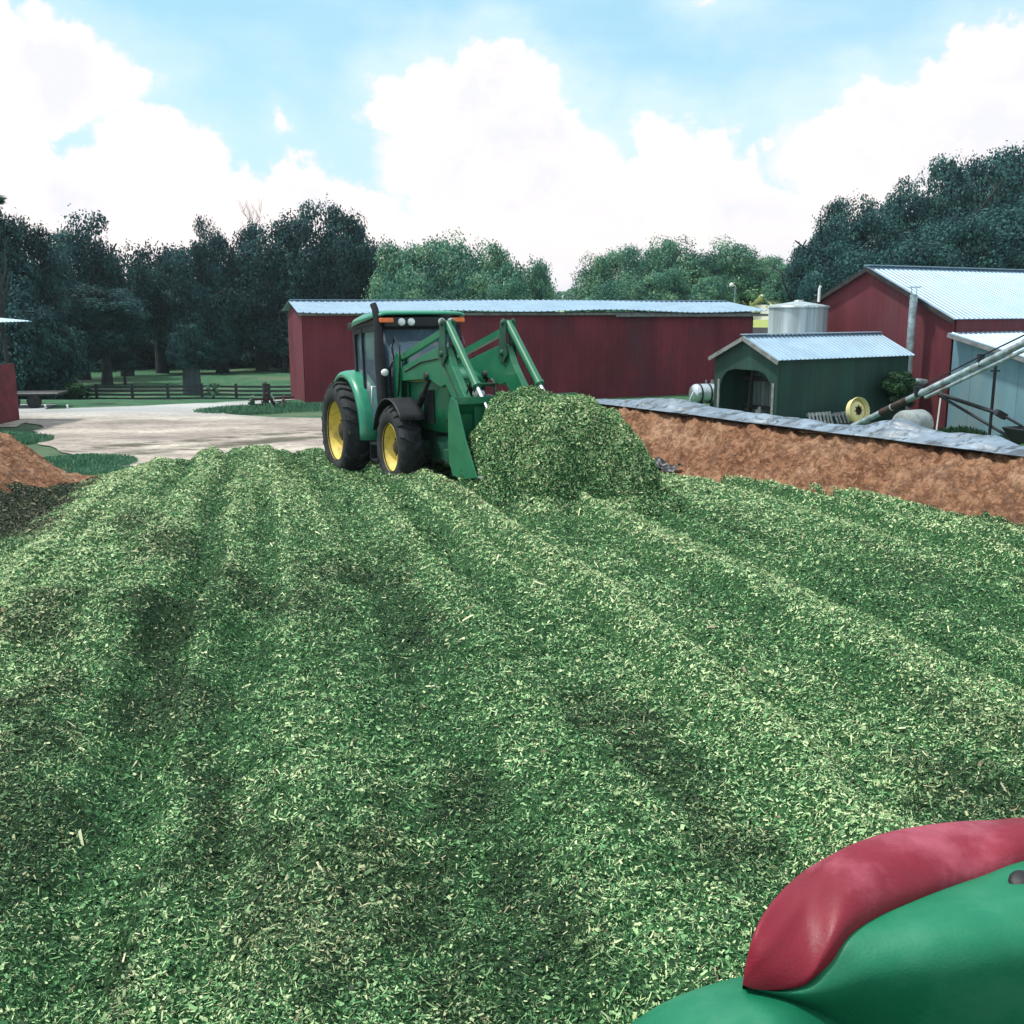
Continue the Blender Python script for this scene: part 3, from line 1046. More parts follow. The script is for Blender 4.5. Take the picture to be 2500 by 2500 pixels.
tin(mb, (-0.3, BD / 2, 4.72), (BL + 0.5, BD / 2, 4.72), (0, -BD / 2 - 0.55, -0.52), 0.3, 0.035, 4, sag)
tin(mb, (-0.3, BD / 2, 4.72), (BL + 0.5, BD / 2, 4.72), (0, BD / 2 + 0.5, -0.5), 0.3, 0.035, 3)
mb.build('roof', M['roof_tin'], t, solid=0.02)
mb = MB()
mb.bar((-0.25, BD / 2, 4.76), (BL + 0.45, BD / 2, 4.76), 0.3, 0.03)
mb.build('ridge_cap', M['roof_tin'], t)
mb = MB()
mb.box((BL / 2, -0.28, 4.08), (BL + 0.5, 0.04, 0.12))
mb.build('fascia', M['trim_grey'], t)
mb = MB()
mb.box((BL - 3.6, -0.34, 4.0), (8.6, 0.05, 0.13))
tag(mb.build('gutter', M['trim_grey'], t))

# --- green shed
S0 = Vector((8.7, 33.6, 0))
t = empty('shed', S0, math.atan2(.52, .853), label='small dark green shed with an arched open end and ribbed tin roof', cat='shed')
SL, SW, SE, SR = 6.35, 3.0, 2.74, 3.42
mb = MB()
wall(mb, (0.05, 0.06), (SL, 0.06), -0.3, SE)
mb.build('wall', M['green_wall'], t)
mb = MB()
wall(mb, (0.05, SW - .06), (SL, SW - .06), -0.3, SE)
mb.prism([(0, -.3), (SW, -.3), (SW, SE), (SW / 2, SR - .05), (0, SE)], Matrix(((0, 0, 1, SL), (1, 0, 0, 0), (0, 1, 0, 0), (0, 0, 0, 1))), 0.1)
mb.build('wall', M['green_wall'], t)
# open gable: outline with arched opening
mb = MB()
arch = [(0.30, 0), (0.30, 1.70), (0.40, 2.0), (0.62, 2.24), (0.95, 2.33), (2.1, 2.33), (2.42, 2.22), (2.66, 1.96), (2.76, 1.66), (2.76, 0)]
arch = [(SW - a - 0.0, z) for a, z in arch][::-1]
Mg = Matrix(((0, 0, 1, 0), (1, 0, 0, 0), (0, 1, 0, 0), (0, 0, 0, 1)))
polyL = [(0, -.3), (arch[0][0], -.3)] + arch[:5] + [(SW / 2, 2.33), (SW / 2, SR - .05), (0, SE)]
polyR = [(SW / 2, 2.33)] + arch[5:] + [(arch[-1][0], -.3), (SW, -.3), (SW, SE), (SW / 2, SR - .05)]
mb.prism(polyL, Mg, 0.09)
mb.prism(polyR, Mg, 0.09)
mb.build('gable', M['green_wall'], t)
mb = MB()
mb.box((-0.02, arch[0][0] - 0.06, 0.95), (0.1, 0.1, 2.0)); mb.build('door_post', M['trim_grey'], t)
mb = MB()
mb.box((-0.02, arch[-1][0] + 0.06, 0.95), (0.1, 0.1, 2.0)); mb.build('door_post', M['trim_grey'], t)
mb = MB()
dy_, dz_ = SW / 2 + 0.14, SR - SE + 0.06
tin(mb, (-0.2, SW / 2, SR + .03), (SL + .2, SW / 2, SR + .03), (0, -dy_, -dz_), 0.2, 0.03, 3)
tin(mb, (-0.2, SW / 2, SR + .03), (SL + .2, SW / 2, SR + .03), (0, dy_, -dz_), 0.2, 0.03, 3)
mb.build('roof', M['roof_tin'], t, solid=0.015)
mb = MB()
mb.bar((-0.2, SW / 2, SR + .085), (SL + .2, SW / 2, SR + .085), 0.3, 0.03)
mb.build('ridge_cap', M['roof_tin'], t)
for sg in (-1, 1):
    mb = MB()
    mb.bar((-0.22, SW / 2, SR - .05), (-0.22, SW / 2 + sg * dy_, SR - .05 - dz_), 0.04, 0.13)
    mb.build('barge_board', M['trim_grey'], t)
mb = MB()
mb.box((1.75, SW / 2, 1.15), (0.06, SW - .2, 2.9))
mb.build('partition', M['inner_tin'], t)
mb = MB()
mb.box((1.2, SW / 2, 1.95), (0.12, SW - .3, 0.14)); mb.box((1.3, SW / 2, 0.95), (0.1, SW - .3, 0.12))
mb.bar((0.9, 2.4, 0.9), (0.9, 1.4, 0.1), 0.06, 0.12); mb.bar((0.8, 2.2, 0.0), (1.0, 2.2, 2.3), 0.1, 0.1, (0, 1, 0))
mb.build('cross_beam', M['dark_wood'], t)
mb = MB()
for y_, a, h_ in ((2.25, .1, .95), (2.0, -.05, .9), (1.75, .1, 1.0), (1.2, .3, .7), (.8, -.3, .75)):
    mb.bar((1.0, y_, 0), (1.05, y_ + a, h_), 0.14, 0.03, (1, 0, 0))
o = mb.build('plank_stack', M['grey_wood'], None)
o.matrix_world = Matrix.Translation(S0) @ Matrix.Rotation(math.atan2(.52, .853), 4, 'Z')
tag(o, 'loose grey planks leaning inside the open end of the green shed', 'planks')

# --- big red gable barn with lean-to
G0 = Vector((15.75, 37.1, 0))
t = empty('barn', G0, math.atan2(.52, .853), label='tall red gable barn with a bright tin roof and a blue-grey lean-to on the right', cat='barn')
GW, GL, GE, GR = 7.6, 22, 4.0, 5.88
mb = MB()
mb.prism([(0, -.4), (GW, -.4), (GW, GE), (GW / 2, GR - .03), (0, GE)], Mg, 0.12)
mb.build('gable_wall', M['red_gable'], t)
mb = MB()
wall(mb, (0.06, 0.0), (GL, 0.0), -0.4, GE - .02); wall(mb, (0.06, GW), (GL, GW), -0.4, GE - .02)
mb.prism([(0, -.4), (GW, -.4), (GW, GE), (GW / 2, GR - .03), (0, GE)], Matrix(((0, 0, 1, GL), (1, 0, 0, 0), (0, 1, 0, 0), (0, 0, 0, 1))), 0.12)
mb.build('wall', M['red_gable'], t)
mb = MB()
dy_, dz_ = GW / 2 + 0.15, GR - GE + 0.05
tin(mb, (-0.22, GW / 2, GR + .03), (GL + .3, GW / 2, GR + .03), (0, -dy_, -dz_), 0.28, 0.03, 4)
tin(mb, (-0.22, GW / 2, GR + .03), (GL + .3, GW / 2, GR + .03), (0, dy_, -dz_), 0.28, 0.03, 4)
mb.build('roof', M['roof_tin'], t, solid=0.02)
mb = MB()
mb.bar((-0.22, GW / 2, GR + .10), (GL + .3, GW / 2, GR + .10), 0.34, 0.03)
mb.build('ridge_cap', M['roof_tin'], t)
for sg in (-1, 1):
    mb = MB()
    mb.bar((-0.25, GW / 2, GR - .06), (-0.25, GW / 2 + sg * dy_, GR - .06 - dz_), 0.05, 0.15)
    mb.build('barge_board', M['dark_wood'], t)
# lean-to, on the near (-y) side
LW = 4.6
lt = MB()
slope = 0.25
lt.prism([(-LW, -.4), (-0.07, -.4), (-0.07, 3.36), (-LW, 3.36 - LW * slope)], Matrix(((0, 0, 1, .02), (1, 0, 0, 0), (0, 1, 0, 0), (0, 0, 0, 1))), 0.1)
wall(lt, (0.07, -LW + .05), (GL, -LW + .05), -0.4, 3.34 - LW * slope, 0.1)
lo = lt.build('lean_to', M['lean_wall'], t)
mb = MB()
tin(mb, (-0.4, -0.08, 3.50), (GL, -0.08, 3.50), (0, -LW - .4, -(LW + .4) * slope), 0.28, 0.03, 4)
tag(mb.build('lean_to_roof', M['roof_tin'], lo, solid=0.02))
mb = MB()
mb.bar((-0.42, -0.08, 3.42), (-0.42, -LW - .4, 3.42 - (LW + .4) * slope), 0.04, 0.12)
mb.build('barge_board', M['trim_grey'], lo)

# vent stack in front of the gable wall, with an elbow into it
def gl(x, y, z=0):      # barn-local to world
    c, s_ = .853, .52
    return Vector((G0.x + c * x - s_ * y, G0.y + s_ * x + c * y, z))


p = gl(-0.55, 1.35)
t = empty('vent_stack', p, 0, label='tall galvanised vent pipe with a flat cap beside the red gable wall', cat='vent pipe')
mb = MB()
mb.tube([(0, 0, 0), (0, 0, 4.85)], 0.135, 20)
for z in (1.6, 2.6, 3.6, 4.6):
    mb.tube([(0, 0, z), (0, 0, z + .05)], 0.145, 20)
mb.build('pipe', M['galv'], t)
mb = MB()
for k in range(4):
    a = k * math.pi / 2 + .4
    mb.bar((.12 * math.cos(a), .12 * math.sin(a), 4.8), (.12 * math.cos(a), .12 * math.sin(a), 5.1), .02, .02, (1, 0, 0))
mb.tube([(0, 0, 5.1), (0, 0, 5.13)], 0.25, 20)
mb.build('cap', M['galv'], t)
mb = MB()
d1 = Vector((.853, .52, 0)); d2 = Vector((.52, -.853, 0))
mb.tube([Vector((0, 0, 1.72)) + d2 * 0.1, Vector((0, 0, 1.74)) + d2 * .3, Vector((0, 0, 1.74)) + d2 * .4 + d1 * .1, Vector((0, 0, 1.70)) + d2 * .42 + d1 * .5], 0.11, 14)
mb.build('elbow', M['galv'], t)

# grain bin between shed and barn
t = empty('grain_bin', (11.25, 41.0, 0), 0, label='pale round metal grain bin rising behind the green shed', cat='grain bin')
mb = MB()
prof = []
prof = [(1.13, 0), (1.13, 1.5), (1.14, 1.52), (1.13, 1.54), (1.13, 3.0), (1.14, 3.02), (1.13, 3.04), (1.13, 4.42)]
mb.rev(prof, 48)
mb.build('bin_wall', M['silo'], t)
mb = MB()
mb.rev([(1.18, 4.38), (1.18, 4.45), (0.9, 4.50), (0.3, 4.60), (0.18, 4.62), (0.18, 4.67), (0.0, 4.68)], 48)
mb.build('roof', M['silo'], t)
mb = MB()
mb.tube([(.75, -.1, 4.6), (.75, -.1, 5.1), (.79, -.12, 5.22)], .05, 10)
o = mb.build('vent_pipe', M['white'], t)

# far small building, dark shed roof, yard lamp
def px2(u, Y, z=None, v=None):
    r_ = ray(u, v if v else 750)
    return r_.x * Y / r_.y


t = empty('farm_building', (px2(1895, 112, v=740), 112, 0), .35, label='small far building with a sunlit cream roof behind the grain bin', cat='building')
mb = MB(); mb.box((0, 0, 3.2), (3.4, 3.0, 2.9)); mb.build('wall', M['white'], t)
mb = MB()
mb.prism([(-2.1, 4.55), (0, 5.75), (.05, 5.68), (-2.05, 4.48)][::1], Matrix(((0, 0, 1, 0), (1, 0, 0, 0), (0, 1, 0, 0), (0, 0, 0, 1))), 3.9)
mb.prism([(2.1, 4.55), (0, 5.75), (-.05, 5.68), (2.05, 4.48)], Matrix(((0, 0, 1, 0), (1, 0, 0, 0), (0, 1, 0, 0), (0, 0, 0, 1))), 3.9)
mb.build('roof', M['pale_roof'], t)
t = empty('shed', (px2(1875, 60, v=800), 60, 0), -.5, label='dark low shed roof glimpsed between the long barn and the grain bin', cat='shed')
mb = MB(); mb.box((0, 0, 1.0), (3.4, 3.4, 2.4)); mb.build('wall', M['dark_metal'], t)
mb = MB()
mb.prism([(-2.2, 2.05), (0, 3.25), (2.2, 2.05), (0, 3.12)], Matrix(((0, 0, 1, 0), (1, 0, 0, 0), (0, 1, 0, 0), (0, 0, 0, 1))), 4.2)
mb.build('roof', M['dark_metal'], t)
t = empty('yard_lamp', (px2(1793, 84), 84, th(18.3, 84)), 0, label='thin yard lamp pole rising over the right end of the long barn roof', cat='lamp')
zt = 6.15 - th(18.3, 84)
mb = MB(); mb.tube([(0, 0, 0), (0, 0, zt - .1)], .06, 8); mb.build('pole', M['galv'], t)
mb = MB(); mb.tube([(0, 0, zt - .1), (-.25, 0, zt + .05)], .04, 8); mb.rev([(0, .2), (.16, .1), (.2, -.1), (.1, -.16), (0, -.16)], 14, Matrix.Translation((-.3, 0, zt))); mb.build('lamp_head', M['white'], t)

# far-left open shed with tin roof over a low red board wall
t = empty('pole_barn', (-22.1, 36.0, 0), .0, label='open pole barn at the left edge with tin roof corner and red board wall', cat='barn')
mb = MB()
tin(mb, (-9, -0.5, 5.5), (3.15, -0.5, 3.72), (0.0, 5.5, -0.1), .3, .03, 2)
ro = MB()
tin(ro, (-9.0, 5, 5.0), (-9.0, -1.0, 5.0), (12.2, 0, -1.15), .3, .03, 3)
ro.build('roof', M['roof_tin'], t, solid=.02)
mb = MB()
for x_, y_ in ((1.2, -.6), (1.2, 4.4), (-4, -.6), (-4, 4.4)):
    pass
mb = MB(); mb.box((0.6, 4.6, 1.8), (.2, .2, 3.9)); mb.build('post', M['dark_wood'], t)
mb = MB(); mb.box((-5, 4.6, 2.2), (.2, .2, 4.6)); mb.build('post', M['dark_wood'], t)
mb = MB(); mb.box((-5, 0.2, 2.2), (.2, .2, 4.6)); mb.build('post', M['dark_wood'], t)
mb = MB()
mb.box((-2.3, -0.1, 1.0), (9.6, .14, 2.5))
mb.box((2.5, 2.2, 1.0), (.14, 4.7, 2.5))
mb.build('board_wall', M['red_old'], t)
mb = MB()
mb.box((-2.2, -0.1, 2.29), (10.2, .34, .08))
mb.build('wall_cap', M['trim_grey'], t)

# ------------------------------------------------------------------ yard things on the right
# silver tank
t = empty('tank', (8.15, 43, 0), .35, label='shiny silver tank with dark bands lying between the red barn and the green shed', cat='tank')
Mx = Matrix.Rotation(R(90), 4, 'Y')
TL = 0.62
mb = MB()
prof = [(0.0, -TL - .12), (0.2, -TL - .1), (0.34, -TL - .04), (.40, -TL + .05), (.41, -TL + .15), (.41, TL - .15), (.40, TL - .05), (.34, TL + .04), (.2, TL + .1), (0, TL + .12)]
mb.rev(prof, 32, Matrix.Translation((0, 0, .86)) @ Mx)
mb.build('vessel', M['tank'], t)
for x_ in (-.42, 0.02, .3):
    mb = MB(); mb.rev([(.415, x_ - .035), (.43, x_ - .035), (.43, x_ + .035), (.415, x_ + .035)], 32, Matrix.Translation((0, 0, .86)) @ Mx)
    mb.build('strap', M['dark_metal'], t)
for x_ in (-.4, .4):
    mb = MB(); mb.prism([(-.4, 0), (.4, 0), (.3, .6), (-.3, .6)], Matrix(((0, 0, 1, x_), (1, 0, 0, 0), (0, 1, 0, 0), (0, 0, 0, 1))), .08)
    mb.build('leg', M['dark_metal'], t)
mb = MB()
for x_ in (-.05, .2, .28):
    mv = MB(); mv.tube([(x_, 0, 1.2), (x_, 0, 1.42)], .02, 8); mv.build('valve', M['galv'], t)
mb.tube([(-.75, -.2, .95), (-.95, -.3, .7), (-1.05, -.4, .1)], .035, 8)
mb.build('drain_pipe', M['galv'], t)

# slatted pallets leaning on the shed wall
ang = math.atan2(.52, .853)
c_, s__ = math.cos(ang), math.sin(ang)


def sh(x, y, z=0): return Vector((S0.x + c_ * x - s__ * y, S0.y + s__ * x + c_ * y, z))


def pallet(x, y, tilt, yaw, label, nsl=7):
    t = empty('pallet', sh(x, y), ang + yaw, label=label, cat='pallet')
    Rx = Matrix.Rotation(tilt, 3, 'X')
    for k in range(nsl):
        xx = -0.5 + k / (nsl - 1) * 1.0
        m_ = MB(); m_.box(Rx @ Vector((xx, 0, .52)), (.09, .02, 1.04), Rx @ Matrix.Rotation(random.uniform(-.04, .04), 3, 'Y')); m_.build('slat', M['grey_wood'], t)
    for z in (.06, .55, .98):
        m_ = MB(); m_.box(Rx @ Vector((0, .05, z)), (1.1, .07, .09), Rx); m_.build('rail', M['grey_wood'], t)


pallet(1.55, -0.75, -.35, 0.0, 'left weathered grey slatted pallet leaning on the green shed wall')
pallet(2.75, -0.85, -.45, .12, 'right grey slatted pallet tilted against the shed beside the yellow rim', 6)

# yellow rim leaning on a timber stack
RP = WY(2093, 1003, 34.0)
t = empty('timber_stack', (RP.x, RP.y + .35, 0), ang, label='low stack of dark old timbers under the faded yellow rim', cat='timber stack')
for k in range(6):
    m_ = MB(); m_.box((random.uniform(-.1, .1), (k % 3 - 1) * .2 - .1, .10 + (k // 3) * .2), (1.5, .17, .18), Matrix.Rotation(random.uniform(-.06, .06), 3, 'Z')); m_.build('timber', M['dark_wood'], t)
for k in (0, 1):
    m_ = MB(); m_.box((.1, -.2 + k * .3, .5), (1.1, .2, .16)); m_.build('timber', M['dark_wood'], t)
t = empty('wheel_rim', (RP.x, RP.y, RP.z), 0, label='faded yellow tractor wheel rim propped up in front of the green shed', cat='wheel rim')
Mr = (Matrix.Rotation(R(28), 4, 'Z') @ Matrix.Rotation(R(80), 4, 'X'))
m_ = MB()
m_.rev([(.43, .10), (.445, .12), (.45, .05), (.40, .03), (.385, -.10), (.40, -.12), (.36, -.12), (.345, 0.0), (.33, .03)], 48, Mr)
m_.rev([(.345, -.01), (.26, .03), (.15, .07), (.145, .05), (.25, .01), (.34, -.03)], 48, Mr)
m_.build('rim', M['rim_old'], t)
m_ = MB()
m_.rev([(.15, .05), (.15, -.05), (.0, -.05)], 24, Mr)
for k in range(8):
    a = k * math.pi / 4
    m_.rev([(.0, .066), (.018, .066), (.018, .05)], 8, Mr @ Matrix.Translation((.175 * math.cos(a), .175 * math.sin(a), .01)))
m_.build('hub', M['hub'], t)

# grey drum-like tank
p = WY(2222, 1012, 34.6)
t = empty('old_tank', (p.x + .1, p.y, 0), .5, label='chalky grey round-ended tank lying behind the lower end of the auger', cat='tank')
m_ = MB()
m_.rev([(0, -.62), (.3, -.60), (.46, -.5), (.5, -.4), (.5, .4), (.46, .5), (.3, .6), (0, .62)], 36, Matrix.Translation((0, 0, .5)) @ Matrix.Rotation(R(90), 4, 'Y') )
m_.build('vessel', M['drum'], t)
m_ = MB(); m_.box((-.3, 0, .06), (.12, .8, .12)); m_.build('skid', M['dark_wood'], t)
m_ = MB(); m_.box((.3, 0, .06), (.12, .8, .12)); m_.build('skid', M['dark_wood'], t)

# grain auger
A0 = WY(2080, 1042, 31.5)
A1 = WY(2500, 838, 26.0)
dA = (A1 - A0)
Ax = A0 + dA * 1.45
A0g = A0 - dA * 0.08
t = empty('grain_auger', (A0.x, A0.y, 0), 0, label='long galvanised grain auger slanting up to the right edge over the lean-to', cat='auger')
O = Vector((A0.x, A0.y, 0))


def al(k, dz=0.0, side=0.0):
    sd = dA.cross(Vector((0, 0, 1))).normalized()
    up = sd.cross(dA).normalized()
    if up.z < 0: up = -up
    return A0 + dA * k + up * dz + sd * side - O


m_ = MB(); m_.tube([al(-.08), al(1.45)], .088, 18)
for k in (.27, .42, .46, .75, 1.0): m_.tube([al(k), al(k + .008)], .108, 18)
m_.build('tube', M['galv'], t)
m_ = MB(); m_.tube([al(.46, .17), al(.78, .20), al(1.45, .17)], .022, 8); m_.tube([al(.46, .10), al(.48, .18)], .02, 8)
m_.build('truss_rod', M['dark_metal'], t)
m_ = MB(); m_.tube([al(.47, -.17), al(1.45, -.17)], .05, 12); m_.build('drive_shaft', M['galv'], t)
m_ = MB(); m_.tube([al(.20), al(.37)], .105, 16, True); m_.build('sleeve', M['rust'], t)
m_ = MB()
m_.box(al(.44, .08), (.22, .2, .28)); m_.bar(al(.44), al(.445, .32), .06, .05)
m_.build('bracket', M['dark_metal'], t)
m_ = MB(); m_.box(al(.79, .1), (.14, .14, .34)); m_.build('bracket', M['dark_metal'], t)
m_ = MB()
s1 = WY(2292, 965, 28.7) - O; s2 = WY(2478, 1075, 26.6) - O
m_.tube([s1, s2], .04, 10); m_.tube([s1 + Vector((.06, .1, .03)), WY(2445, 1012, 26.9) - O], .055, 10); m_.tube([WY(2445, 1012, 26.9) - O, WY(2495, 1040, 26.5) - O], .035, 10)
m_.build('lift_arm', M['dark_metal'], t)
m_ = MB(); m_.box(WY(2443, 1012, 26.9) - O, (.28, .2, .16), Matrix.Rotation(.5, 3, 'Y')); m_.build('winch', M['dark_metal'], t)
m_ = MB()
s3 = WY(2432, 882, 27.2) - O
m_.tube([s3, Vector((s3.x, s3.y, .3))], .04, 10); m_.bar(Vector((s3.x - .12, s3.y, s3.z - .25)), Vector((s3.x + .12, s3.y, s3.z - .25)), .04, .04)
m_.build('support_leg', M['dark_metal'], t)
m_ = MB(); m_.tube([(s3.x, s3.y, .3), (s3.x, s3.y, -.02)], .1, 12); m_.build('foot', M['dark_metal'], t)
# hopper
hp = WY(2512, 1062, 26.2)
t = empty('hopper', (hp.x, hp.y, 0), .3, label='black open hopper bin at the right edge under the auger', cat='hopper')
m_ = MB()
zt = hp.z + .18
vs = [(-.5, -.4, zt), (.5, -.4, zt), (.5, .4, zt), (-.5, .4, zt), (-.22, -.2, zt - .5), (.22, -.2, zt - .5), (.22, .2, zt - .5), (-.22, .2, zt - .5)]
m_.add(vs, [(0, 1, 5, 4), (1, 2, 6, 5), (2, 3, 7, 6), (3, 0, 4, 7), (4, 5, 6, 7)])
m_.build('bin', M['black'], t, solid=.03)
for sx in (-1, 1):
    for sy in (-1, 1):
        m_ = MB(); m_.bar((sx * .2, sy * .18, zt - .5), (sx * .3, sy * .25, 0), .05, .05); m_.build('leg', M['dark_metal'], t)
# white rod
a = WY(2298, 960, 32.5); b = WY(2287, 1045, 32.5)
m_ = MB(); m_.tube([a, b, (b.x - .02, b.y, 0)], .025, 8)
tag(m_.build('marker_rod', M['white']), 'thin white rod standing by the corner of the red gable wall', 'rod')

# ------------------------------------------------------------------ left yard: fence, barrel, plough, trailer
FP = [(-34, 66.0), (-28.6, 65.2), (-26.2, 64.8), (-23.8, 64.4), (-21.4, 63.9), (-19.1, 63.3), (-16.8, 62.6), (-14.6, 61.8), (-12.4, 61.0), (-10.2, 60.2), (-8.0, 59.4), (-5, 58.4)]


def zf(i, z):
    x, y = FP[i]
    return Vector((x, y, th(x, y) + z))


t = empty('board_fence', (FP[6][0], FP[6][1], th(*FP[6])), 0, label='dark four-board fence running along the pasture edge behind the gravel yard', cat='fence')
O = t.location.copy()
for i in range(len(FP)):
    m_ = MB(); m_.box(zf(i, .48) - O, (.14, .14, 1.3)); m_.build('post', M['fence'], t)
for z in (.22, .46, .70, .95):
    m_ = MB()
    for i in range(len(FP) - 1):
        m_.bar(zf(i, z) - O - Vector((0, .09, 0)), zf(i + 1, z) - O - Vector((0, .09, 0)), .03, .13)
        m_.mat = 0
    m_.build('rail', M['fence'], t)

# barrel-shaped dark feeder with two white marks
p = WY(614, 984, 45.5)
t = empty('barrel', (p.x, p.y, 0), 0, label='small dark barrel with two white marks on the grass by the lane', cat='barrel')
m_ = MB(); m_.rev([(0, 0), (.13, 0), (.15, .1), (.15, .30), (.12, .40), (.05, .44), (.05, .52), (0, .52)], 20); m_.build('drum', M['green_dark'], t)
for z in (.14, .30):
    m_ = MB(); m_.rev([(0, .02), (.035, .015), (.04, 0)], 12, Matrix.Translation((-.06, -.155, z)) @ Matrix.Rotation(R(90), 4, 'X')); m_.build('reflector', M['white'], t)
m_ = MB(); m_.bar((0, -.03, .5), (.1, -.03, .57), .05, .03); m_.build('handle', M['white'], t)

# old plough
p = WY(668, 992, 45.0)
t = empty('plough', (p.x, p.y, 0), .3, label='rusty old plough with slanted beams in the grass beside the long barn', cat='plough')
m_ = MB()
m_.bar((-.9, 0, .45), (.9, .1, .5), .08, .1); m_.bar((-.3, -.3, .75), (.1, .1, .1), .07, .12); m_.bar((.3, -.3, .15), (.5, .2, .6), .08, .06)
m_.build('beam', M['rust'], t)
m_ = MB(); m_.bar((-.12, -.35, .72), (.1, -.38, .3), .05, .05); m_.build('handle', M['trunk_pale'], t)
for x_ in (-.5, .0, .5):
    m_ = MB(); m_.rev([(0, .05), (.15, .03), (.24, 0), (.15, .015), (0, .03)], 20, Matrix.Translation((x_, 0, .24)) @ Matrix.Rotation(R(80), 4, 'Y')); m_.build('disc', M['rust'], t)
p = WY(648, 975, 46)
t = empty('gate_post', (p.x, p.y, 0), 0, label='thick grey gate post beside the old plough at the barn corner', cat='post')
m_ = MB(); m_.tube([(0, 0, 0), (.02, 0, .6), (0, 0, 1.05)], [.17, .13, .12], 10); m_.build('shaft', M['dark_wood'], t)
m_ = MB(); m_.tube([(0, 0, 1.05), (0, 0, 1.12)], [.12, .05], 10); m_.build('cap', M['dark_wood'], t)

# flatbed trailer
p = WY(75, 990, 46)
t = empty('flatbed_trailer', (p.x, p.y, 0), .12, label='dark flatbed trailer with a pale deck edge parked past the red board wall', cat='trailer')
m_ = MB(); m_.box((0, 0, .62), (2.9, 1.6, .1)); m_.build('deck', M['dark_wood'], t)
m_ = MB(); m_.box((0, -.82, .68), (2.9, .03, .05)); m_.build('deck_edge', M['steel'], t)
for x_ in (-.5, .4):
    m_ = MB(); m_.rev([(0, .1), (.2, .1), (.3, .08), (.32, 0), (.3, -.08), (.2, -.1), (0, -.1)], 24, Matrix.Translation((x_, -.72, .32)) @ Matrix.Rotation(R(90), 4, 'X')); m_.build('wheel', M['rubber'], t)
for (u, v) in ((110, 983), (164, 986)):
    q = WY(u, v, 45)
    m_ = MB(); m_.box((q.x, q.y, .08), (.07, .06, .18), Matrix.Rotation(.2, 3, 'Z'))
    m_.rev([(0, .05), (.04, .03), (.05, 0)], 10, Matrix.Translation((q.x, q.y, .165)))
    tag(m_.build('marker_post', M['white']), 'short white marker post in the grass %s' % ('nearest the dark trailer' if u == 110 else 'left of the round bush'), 'post', 'white marker posts by the lane')

# ------------------------------------------------------------------ vegetation
M['bark_grey'] = mat('blue_grey_bark', (0.045, 0.065, 0.075), 0.9, var=0.3, vscale=4, stretch=(1, 1, .3), bump=0.02, bscale=10)
def crown_mesh(name, m, seed, nclump=70, nleaf=240, leaf=0.055, shape='round', loose=0.0):
    """unit crown: x,y in [-1,1], z in [-1,1]; leaf quads in clumps with gaps between"""
    r = np.random.default_rng(seed)
    C, CR = [], []
    k = 0
    while len(C) < nclump:
        d = r.normal(0, 1, 3); d /= np.linalg.norm(d)
        if d[2] < -0.75: continue
        rad = 0.35 + 0.55 * r.random() ** 0.5
        lump = 1 + 0.28 * math.sin(d[0] * 3.1 + seed) * math.cos(d[1] * 2.7 + seed * 2) + 0.2 * math.sin(d[2] * 5 + seed)
        c = d * rad * lump
        if shape == 'tall':
            c[0] *= 0.85; c[1] *= 0.85
        C.append(c); CR.append(0.14 + 0.17 * r.random() - 0.03 * loose)
    C = np.array(C); CR = np.array(CR)
    idx = np.repeat(np.arange(nclump), nleaf)
    n = len(idx)
    d = r.normal(0, 1, (n, 3)); d /= np.linalg.norm(d, axis=1)[:, None]
    rr = (0.55 + 0.55 * r.random(n) ** 0.6) * CR[idx]
    sub = 1 + 0.35 * np.sin(d[:, 0] * 7 + idx) * np.sin(d[:, 1] * 6 + idx * 2) 
    P = C[idx] + d * (rr * sub)[:, None] * np.array([1.15, 1.15, 0.8])
    N = d * 0.9 + r.normal(0, 0.55, (n, 3)) + np.array([0, 0, 0.35])
    N /= np.linalg.norm(N, axis=1)[:, None]
    A = np.cross(N, r.normal(0, 1, (n, 3))); A /= np.linalg.norm(A, axis=1)[:, None]
    Bv = np.cross(N, A)
    s = leaf * (0.6 + 0.8 * r.random(n))
    a, b = A * (s * 0.5)[:, None], Bv * (s * 0.33)[:, None]
    V = np.stack([P - a, P - b * 1.1, P + a, P + b], 1).reshape(-1, 3)
    T = np.zeros((n, 3))
    T[:, 0] = np.clip(0.45 + 0.5 * (r.random(n) - .5) + 0.8 * (r.random(nclump)[idx] - 0.5), 0, 1)
    return big_mesh(name, V, np.arange(n * 4).reshape(n, 4), [m], None, np.repeat(T, 4, 0))


def limb_mesh(name, seed, n=7, m=None):
    r = random.Random(seed)
    mb = MB()
    mb.tube([(0, 0, -.02), (.01, 0, .2), (0.0, .02, .42), (.02, .0, .62)], [.050, .036, .028, .018], 9)
    for k in range(n):
        a = k * 2.4 + r.random()
        z = .26 + .34 * r.random()
        L = .16 + .16 * r.random()
        p0 = Vector((0, 0, z)); p1 = Vector((math.cos(a) * L * .6, math.sin(a) * L * .6, z + L * .45)); p2 = Vector((math.cos(a + .3) * L * 1.1, math.sin(a + .3) * L * 1.1, z + L * (.8 + .5 * r.random())))
        mb.tube([p0, p1, p2], [.018, .012, .005], 6)
    me = mb.build(name, m or M['trunk'])
    d = me.data
    bpy.data.objects.remove(me)
    return d


VAR = {}
for key, m, args in (('dark', 'leaf_dark', dict(nclump=110, nleaf=380, leaf=.050)), ('mid', 'leaf_mid', dict(nclump=100, nleaf=360, leaf=.050)), ('hill', 'leaf_hill', dict(nclump=110, nleaf=380, leaf=.047))):
    VAR[key] = [crown_mesh('crown', M[m], s_, **args) for s_ in (3, 11, 29)] + [crown_mesh('crown', M[m], 51, nclump=70, nleaf=200, leaf=.062, shape='tall', loose=1.0)]
LIMB = [limb_mesh('trunk', 5), limb_mesh('trunk', 9)]


